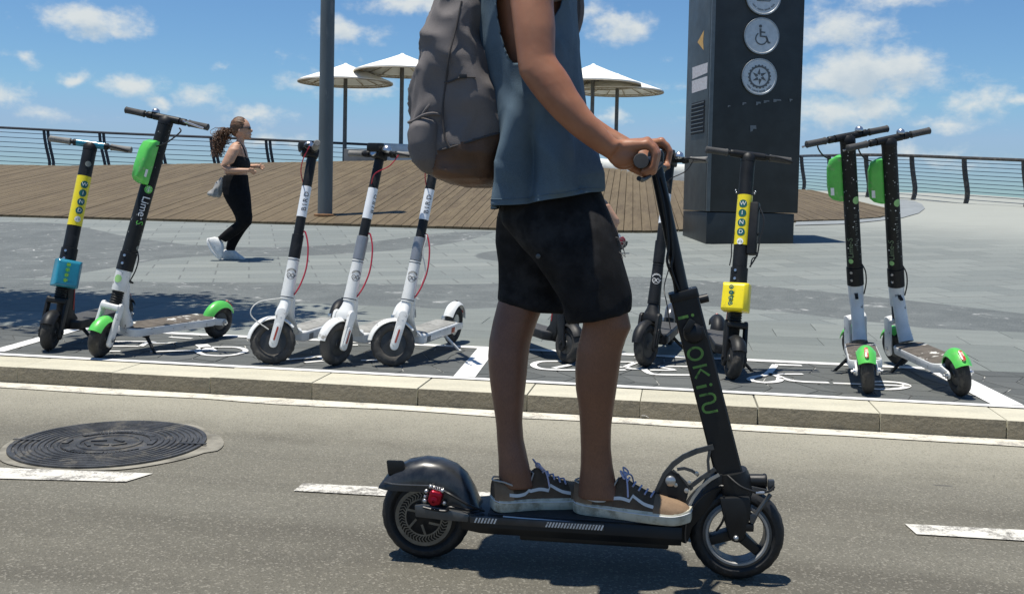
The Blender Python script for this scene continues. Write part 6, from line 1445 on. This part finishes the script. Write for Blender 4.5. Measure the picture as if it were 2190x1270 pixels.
for pts in ([(940, 322), (975, 313), (1005, 304), (1040, 292), (1070, 283)], [(952, 178), (965, 176), (990, 168), (1020, 168)], [(988, 4), (978, 60), (966, 120), (955, 178), (948, 230), (952, 290), (965, 318)]):
    MB().tube(spline([on_pack(u, v) for u, v in pts], 5), .0024, 6).build('seam', seam, pack)
q = on_pack(994, 166, .004); MB().box(q, (.018, .003, .010)).build('tag', mat('tag_black', (.01, .01, .01), .5), pack, bevel=.001)
# side pocket, flap and straps on the near rear corner
b = MB(); rings = []
for (a, c_, y, d) in (((884, 262), (936, 250), -.13, .042), ((877, 275), (940, 264), -.135, .052), ((880, 310), (940, 305), -.135, .052), ((888, 345), (940, 340), -.13, .048), ((905, 366), (938, 362), -.12, .036), ((918, 374), (932, 372), -.115, .02)): rings.append(ring(a, c_, y, d, n=28, e=.8))
pk = b.loft(rings).build('side_pocket', PACK, pack, remesh=.006, smooth_it=3); displace(pk.data, cloth_folds(.006, 12, 22, (1, 1, .7)))
MB().tube(spline([S(874, 262, -.14), S(886, 258, -.165), S(905, 247, -.18), S(925, 243, -.175), S(940, 246, -.16)], 5), .004, 8).build('pocket_hem', PACK, pk)
MB().tube(spline([S(894, 220, -.14), S(905, 216, -.158), S(918, 222, -.168), S(910, 236, -.172), S(896, 256, -.165)], 5), .0034, 7).build('compression_cord', PACK, pack)
for sg in (-1, 1): MB().tube(spline([S(1030, -70, sg * .08), S(1090, -150, sg * .10), S(1180, -120, sg * .12), S(1236, -20, sg * .14), S(1225, 80, sg * .165), S(1130, 190, sg * .192), S(1080, 240, sg * .15)] if sg > 0 else [S(1030, -70, sg * .08), S(1090, -150, sg * .10), S(1180, -120, sg * .12), S(1226, -30, sg * .13), S(1170, 0, sg * .16), S(1140, 20, sg * .16)], 6), .012, 8).build('shoulder_strap', PACK, pack)
# ------------------------------------------------------------------ the jogging woman
class Fig:
    """upright frame facing the camera at a ground point, addressed in photo pixels"""
    def __init__(s, name, base, label, cat='person', yaw=None):
        f = CAM_R @ Vector((0, 0, -1)); f.z = 0; f.normalize(); s.ey = f; s.ex = Vector((f.y, -f.x, 0)); s.R = Matrix((s.ex, s.ey, Vector((0, 0, 1)))).transposed(); s.base = base
        s.root = tag(empty(name, base, s.R), label, cat)
    def S(s, u, v, y=0.):
        r = ray(u, v); t = (s.base + s.ey * y - CAM_P).dot(s.ey) / r.dot(s.ey); q = CAM_P + r * t - s.base; return Vector((q.dot(s.ex), y, q.z))
    def ring(s, L, R, y, dep, n=18, e=1.0):
        a, b = s.S(*L, y), s.S(*R, y); c = (a + b) / 2; h = (b - a) / 2; out = []
        for i in range(n):
            t = 2 * math.pi * i / n; ct, st_ = math.cos(t), math.sin(t); out.append(c + h * math.copysign(abs(ct) ** e, ct) + Vector((0, dep * math.copysign(abs(st_) ** e, st_), 0)))
        return out
    def loft(s, b, rows, zf=None, **kw):
        zf = zf or (lambda x, y: (x, y)); b.loft([s.ring(zf(*L), zf(*R), y, d, **kw) for L, R, y, d in rows])
ZW = lambda x, y: (400 + x / 3.627, 230 + y / 3.627)
gp = GP(498, 554.5); wom = Fig('person', gp, 'jogging person in black leggings and crop top with a long ponytail')
SKINW = mat('light_tan_skin', (.50, .29, .19), .5, var=.08, vscale=20, sub=.1)
LEG = mat('black_leggings', (.007, .007, .008), .85, var=.2, vscale=20, bump=.1, spec=.15); BRA = mat('charcoal_crop_top', (.015, .016, .019), .8, spec=.2)
b = MB()
wom.loft(b, [((345, 560), (455, 555), 0, .10), ((292, 510), (468, 505), 0, .125), ((305, 460), (470, 455), 0, .115), ((322, 410), (478, 415), 0, .125), ((330, 360), (470, 375), 0, .135), ((340, 315), (455, 320), 0, .15), ((352, 285), (440, 290), 0, .13), ((385, 262), (440, 270), 0, .06), ((388, 235), (446, 245), 0, .052), ((390, 205), (455, 215), 0, .055)], ZW)
hcw = wom.S(*ZW(422, 165)); b.ball(hcw, (.098, .075, .115), 18, 12); b.ball(hcw + Vector((.045, 0, -.055)), (.058, .05, .06), 14, 9)
b.ball(wom.S(*ZW(500, 182)), (.016, .012, .018), 8, 6); b.ball(wom.S(*ZW(494, 212)), (.012, .022, .010), 8, 6); b.ball(wom.S(*ZW(484, 236)), (.022, .026, .018), 8, 6); b.ball(wom.S(*ZW(405, 180), -.078), (.014, .008, .024), 8, 6)
wom.loft(b, [((340, 290), (420, 285), -.13, .05), ((322, 320), (412, 330), -.165, .05), ((298, 365), (390, 375), -.185, .046), ((272, 420), (362, 430), -.20, .043), ((258, 455), (345, 440), -.205, .04)], ZW)
wom.loft(b, [((258, 440), (300, 500), -.205, .038), ((290, 450), (310, 512), -.205, .04), ((350, 462), (360, 512), -.20, .036), ((420, 470), (425, 508), -.185, .030), ((468, 472), (472, 504), -.175, .024), ((490, 470), (494, 505), -.172, .022)], ZW)
for k, (x0_, y0_, x1_, y1_) in enumerate(((490, 475, 520, 478), (500, 485, 540, 500), (498, 494, 536, 514), (494, 500, 524, 522))):
    b.tube([wom.S(*ZW(480, 485), -.172), wom.S(*ZW(x0_, y0_), -.172 + .01 * (k - 1.5)), wom.S(*ZW(x1_, y1_), -.172 + .012 * (k - 1.5))], [.016, .0105, .008], 8)
wom.loft(b, [((350, 300), (440, 300), .13, .05), ((370, 380), (450, 385), .17, .046), ((395, 440), (470, 430), .18, .04), ((470, 440), (478, 478), .17, .034), ((520, 440), (525, 474), .15, .027), ((548, 438), (552, 470), .145, .024)], ZW)
for k, (x1_, y1_) in enumerate(((575, 432), (600, 452), (604, 470), (590, 484))): b.tube([wom.S(*ZW(545, 456), .145), wom.S(*ZW(572, 448 + 8 * k), .145), wom.S(*ZW(x1_, y1_), .14 - .008 * k)], [.018, .012, .009], 8)
b.build('body', SKINW, wom.root, remesh=.006, smooth_it=3, smooth=80)
b = MB()
hip = [((286, 527), (471, 524), 0, .135), ((279, 570), (474, 568), 0, .15), ((277, 620), (480, 618), 0, .16)]
wom.loft(b, hip + [((283, 680), (492, 680), -.035, .135), ((312, 740), (498, 742), -.06, .105), ((350, 800), (502, 802), -.075, .09), ((374, 850), (508, 850), -.08, .078), ((380, 888), (500, 905), -.08, .068), ((350, 908), (445, 945), -.08, .06), ((310, 940), (395, 985), -.08, .056), ((270, 975), (345, 1020), -.08, .045), ((238, 1005), (300, 1045), -.08, .036)], ZW)
wom.loft(b, hip + [((290, 680), (490, 680), .05, .13), ((330, 740), (496, 742), .07, .10), ((365, 800), (502, 805), .08, .085), ((385, 850), (507, 860), .085, .072), ((395, 895), (497, 905), .085, .065), ((360, 940), (455, 955), .085, .058), ((330, 990), (425, 1000), .085, .054), ((312, 1040), (398, 1045), .085, .044), ((302, 1085), (374, 1092), .085, .036), ((302, 1110), (372, 1112), .085, .036)], ZW)
b.build('leggings', LEG, wom.root, remesh=.007, smooth_it=3, smooth=80)
b = MB(); wom.loft(b, [((318, 462), (484, 470), 0, .128), ((322, 440), (490, 445), 0, .134), ((330, 415), (484, 412), 0, .138), ((345, 395), (470, 385), 0, .138), ((362, 385), (450, 368), 0, .13)], ZW)
top = b.build('crop_top', BRA, wom.root, remesh=.007, smooth_it=2)
for sg in (-1, 1): MB().tube(spline([wom.S(*ZW(460, 385), sg * .10), wom.S(*ZW(440, 320), sg * .118), wom.S(*ZW(415, 282), sg * .105), wom.S(*ZW(375, 300), sg * .10), wom.S(*ZW(345, 400), sg * .09)], 5), .007, 7).build('strap', BRA, top)
HAIRW = mat('brown_curly_hair', (.11, .055, .026), .55, var=.4, vscale=40, bump=.5, bscale=150, c2=(.24, .13, .065), c2amt=.36, c2scale=20, c2soft=.1)
b = MB(); b.ball(hcw + Vector((-.022, 0, .022)), (.098, .085, .108), 20, 14); b.ball(hcw + Vector((-.055, 0, -.015)), (.062, .075, .075), 14, 10); hr = b.build('hair', HAIRW, wom.root, remesh=.006, smooth_it=2)
displace(hr.data, lambda co, n: co + n * (.004 * noise.noise(Vector((co.x * 18, co.y * 60, co.z * 60)))))
rn = random.Random(5); pt = MB(); tie = wom.S(*ZW(340, 178)); MB().torus(tie, (1, 0, .3), .026, .009, 16, 6).build('hair_tie', BRA, wom.root)
for k in range(340):
    a = rn.uniform(0, 6.28); rr0 = rn.uniform(0, .022); end = wom.S(rn.gauss(*(459 + 8, 7)), rn.uniform(298, 338), rn.uniform(-.07, .07)); mid_ = wom.S(*ZW(268 + rn.gauss(0, 26), 225 + rn.gauss(0, 24)), rn.uniform(-.08, .08))
    p_ = [tie + Vector((0, rr0 * math.cos(a), rr0 * math.sin(a))), tie.lerp(mid_, .5) + Vector((0, 0, .02)), mid_, mid_.lerp(end, .5) + Vector((rn.uniform(-.03, .015), 0, 0)), end]; sp_ = spline(p_, 5); ph = rn.uniform(0, 6)
    pt.tube([q + Vector((math.cos(i * 1.1 + ph), math.sin(i * 1.1 + ph), 0)) * .017 * min(1, i / 6) for i, q in enumerate(sp_)], rn.uniform(.0014, .0034), 4)
tag(pt.build('ponytail', HAIRW, wom.root), kind='stuff')
DKG = mat('dark_lens', (.01, .01, .012), .15, coat=.5)
g_ = MB().tube([wom.S(*ZW(410, 160), -.08), wom.S(*ZW(470, 158), -.066)], .004, 6).build('sunglasses', DKG, wom.root)
for sg in (-1, 1): MB().ball(wom.S(*ZW(487, 162), sg * .036), (.012, .03, .018), 12, 8).build('lens', DKG, g_)
WSH = mat('white_knit_shoe', (.66, .67, .66), .8, var=.1, vscale=30, bump=.3, c2=(.42, .43, .43), c2amt=.25, c2scale=40); WSL = mat('white_sole', (.75, .75, .73), .6)
def runner(pts_top, pts_bot, y, w):
    b = MB(); rings = []
    for (t, l, k) in zip(pts_top, pts_bot, (.5, .85, .95, .95, 1, 1, .9, .5)):
        T, Lw = wom.S(*ZW(*t), y), wom.S(*ZW(*l), y); c = (T + Lw) / 2; h = (T - Lw) / 2; rings.append([c + h * math.copysign(abs(math.sin(a)) ** .7, math.sin(a)) + Vector((0, w * k * math.copysign(abs(math.cos(a)) ** .8, math.cos(a)), 0)) for a in [2 * math.pi * i / 16 for i in range(16)]])
    sh = b.loft(rings).build('shoe', WSH, wom.root, smooth=60)
    b = MB(); rings = []
    for (t, l, k) in zip(pts_top, pts_bot, (.55, .9, 1, 1, 1.06, 1.06, .95, .55)):
        T, Lw = wom.S(*ZW(*t), y), wom.S(*ZW(*l), y); d = (Lw - T).normalized(); c = Lw + d * .002; rings.append([c + d * .014 * sgn_[1] + Vector((0, w * k * sgn_[0], 0)) for sgn_ in ((-1, -1), (1, -1), (1, .6), (-1, .6))])
    b.loft(rings).build('sole', WSL, sh, bevel=.003)
runner([(272, 1130), (285, 1105), (310, 1098), (345, 1095), (375, 1112), (400, 1135), (430, 1155), (448, 1168)], [(268, 1178), (285, 1184), (310, 1186), (345, 1186), (375, 1186), (400, 1187), (430, 1187), (450, 1182)], .085, .042)
runner([(215, 1003), (245, 1010), (275, 1040), (284, 1065), (284, 1090), (282, 1115), (278, 1145), (272, 1168)], [(168, 1012), (164, 1030), (172, 1055), (184, 1085), (200, 1112), (218, 1135), (240, 1158), (262, 1176)], -.08, .042)
CLO = mat('grey_cloth', (.30, .30, .29), .9, var=.2, vscale=20, bump=.3)
cl = Fig('shirt', gp, 'crumpled grey shirt tucked into the jogger\'s waistband', 'shirt'); b = MB(); rings = []
for (a, c_, d) in (((272, 535), (288, 560), .02), ((245, 570), (285, 610), .035), ((210, 615), (275, 650), .05), ((175, 650), (262, 690), .06), ((158, 665), (245, 698), .055), ((165, 680), (225, 694), .03)): rings.append(cl.ring(ZW(*a), ZW(*c_), -.03, d, n=28))
co_ = b.loft(rings).build('cloth', CLO, cl.root, sub=2); displace(co_.data, cloth_folds(.014, 18, 30, (1.2, 1.2, .4)))
# ------------------------------------------------------------------ walker mostly hidden behind the rider
gw = GP(1296, 539); wk = Fig('person', gw, 'walker behind the rider, only a red sneaker and white sock showing')
ZS = lambda x, y: (1240 + x / 5.29, 300 + y / 5.29); DKS = mat('dark_walker_clothes', (.03, .035, .05), .8, bump=.2)
b = MB(); wk.loft(b, [((1306, 478), (1326, 476), -.05, .045), ((1303, 488), (1320, 486), -.05, .036), ((1306, 500), (1322, 498), -.05, .03), ((1310, 512), (1326, 508), -.05, .03)])
wk.loft(b, [((1268, 440), (1304, 436), -.05, .07), ((1286, 455), (1312, 450), -.05, .06), ((1300, 470), (1324, 468), -.05, .05), ((1306, 480), (1325, 478), -.05, .045)]); wk.loft(b, [((1186, 440), (1222, 440), .07, .07), ((1178, 480), (1206, 480), .07, .055), ((1172, 520), (1192, 520), .07, .04), ((1170, 540), (1190, 540), .07, .04)])
wk.loft(b, [((1190, 330), (1240, 330), 0, .15), ((1195, 290), (1240, 290), 0, .18), ((1205, 272), (1232, 272), 0, .1), ((1206, 262), (1226, 262), 0, .06)]); b.ball(wk.S(1214, 247), (.10, .08, .115), 14, 10)
for sg in (-1, 1): wk.loft(b, [((1195, 290), (1225, 290), sg * .2, .05), ((1192, 340), (1218, 340), sg * .23, .045), ((1186, 385), (1206, 385), sg * .23, .035)])
b.build('body', SKINW, wk.root, remesh=.009, smooth_it=3)
b = MB(); wk.loft(b, [((1188, 395), (1250, 395), 0, .15), ((1186, 350), (1246, 350), 0, .16), ((1188, 300), (1244, 300), 0, .2), ((1196, 280), (1238, 280), 0, .18)]); b.build('shirt', DKS, wk.root, remesh=.01, smooth_it=2)
b = MB(); wk.loft(b, [((1186, 385), (1252, 385), 0, .16), ((1190, 410), (1275, 412), 0, .15), ((1230, 435), (1298, 430), -.05, .09), ((1262, 452), (1306, 444), -.05, .08)]); wk.loft(b, [((1186, 400), (1250, 400), .03, .14), ((1182, 430), (1232, 432), .07, .09), ((1178, 455), (1220, 455), .07, .08)]); b.build('shorts', DKS, wk.root, remesh=.01, smooth_it=2)
wk.loft(MBs := MB(), [(ZS(395, 1070), ZS(455, 1062), -.05, .036), (ZS(396, 1100), ZS(466, 1090), -.05, .038), (ZS(404, 1135), ZS(470, 1112), -.05, .036)]); MBs.build('sock', mat('white_sock', (.72, .70, .70), .9, bump=.3), wk.root)
MAR = mat('maroon_sneaker', (.20, .012, .03), .7, bump=.2)
MBs = MB(); wk.loft(MBs, [(ZS(400, 1120), ZS(492, 1088), -.05, .034), (ZS(400, 1160), ZS(518, 1120), -.05, .042), (ZS(380, 1200), ZS(516, 1150), -.05, .045), (ZS(350, 1240), ZS(470, 1190), -.05, .046), (ZS(300, 1265), ZS(400, 1240), -.05, .045), (ZS(260, 1275), ZS(300, 1262), -.05, .03)]); sh_ = MBs.build('sneaker', MAR, wk.root)
MBs = MB(); wk.loft(MBs, [(ZS(505, 1128), ZS(545, 1150), -.05, .044), (ZS(480, 1165), ZS(535, 1190), -.05, .047), (ZS(430, 1205), ZS(480, 1235), -.05, .048), (ZS(360, 1245), ZS(400, 1275), -.05, .047), (ZS(270, 1268), ZS(290, 1282), -.05, .035)], n=12); MBs.build('sole', mat('dark_walker_sole', (.05, .05, .05), .7), sh_)
# ------------------------------------------------------------------ street tree left of the frame that shades the left bay
tb = Vector((-5.05, 6.25, ZP - .01))
tree = tag(empty('street_tree', tb), 'leafy street tree standing just outside the left edge, shading the paving', 'tree')
BARK = mat('grey_bark', (.13, .11, .085), .9, var=.3, vscale=12, bump=.8, bscale=40); LEAF = mat('tree_leaf', (.05, .10, .03), .6, var=.35, vscale=8)
MB().tube(spline([(0, 0, 0), (.03, .02, 1.2), (-.02, .04, 2.3), (.05, 0, 3.0)], 4), [.13, .12, .115, .11, .11, .105, .10, .10, .095, .09, .09, .085, .08], 12).build('trunk', BARK, tree)
rn = random.Random(11); lv = MB(); cen = Vector((.12, .0, 3.75))
for k in range(7):
    a = k * .9; e = cen + Vector((math.cos(a) * 1.0, math.sin(a) * 1.0, rn.uniform(-.3, .5))); MB().tube(spline([(.03, 0, 2.6), (Vector((0, 0, 2.9)) + e) * .5 + Vector((0, 0, .15)), e], 4), [.06, .055, .05, .045, .04, .03, .025, .02, .015], 7).build('limb', BARK, tree)
clumps = []
while len(clumps) < 74:
    q_ = Vector((rn.uniform(-1, 1), rn.uniform(-1, 1), rn.uniform(-1, 1)))
    if q_.length < 1: clumps.append(cen + Vector((q_.x * 1.75, q_.y * .85, q_.z * .6)))
for _ in range(9000):
    c = rn.choice(clumps) + Vector((rn.gauss(0, .2), rn.gauss(0, .2), rn.gauss(0, .16))); Rm = Quaternion((rn.gauss(0, 1), rn.gauss(0, 1), rn.gauss(0, 1), rn.gauss(0, 1))).normalized().to_matrix(); s_ = rn.uniform(.05, .085)
    lv.add([c + Rm @ Vector(q) * s_ for q in ((-1, 0, 0), (0, -.5, .08), (1, 0, 0), (0, .5, .08))], [(0, 1, 2, 3)])
tag(lv.build('crown', LEAF, tree, smooth=0), kind='stuff')
# ------------------------------------------------------------------ litter at the kerb
q = G(1392, 893, 0); sc_ = MB(); n = 6; gridp = [[Vector((-.05 + .1 * i / n + rn.uniform(-.006, .006), -.035 + .07 * j / n + rn.uniform(-.005, .005), .006 + rn.uniform(0, .012))) for i in range(n + 1)] for j in range(n + 1)]
sc_.add([p_ for r_ in gridp for p_ in r_], [(j * (n + 1) + i, j * (n + 1) + i + 1, (j + 1) * (n + 1) + i + 1, (j + 1) * (n + 1) + i) for j in range(n) for i in range(n)])
pap = sc_.build('paper_scrap', mat('crumpled_paper', (.70, .72, .75), .8)); pap.location = (q.x, q.y, 0); pap.rotation_euler = (0, 0, .3); tag(pap, 'small crumpled white paper scrap lying on the road by the kerb', 'litter')
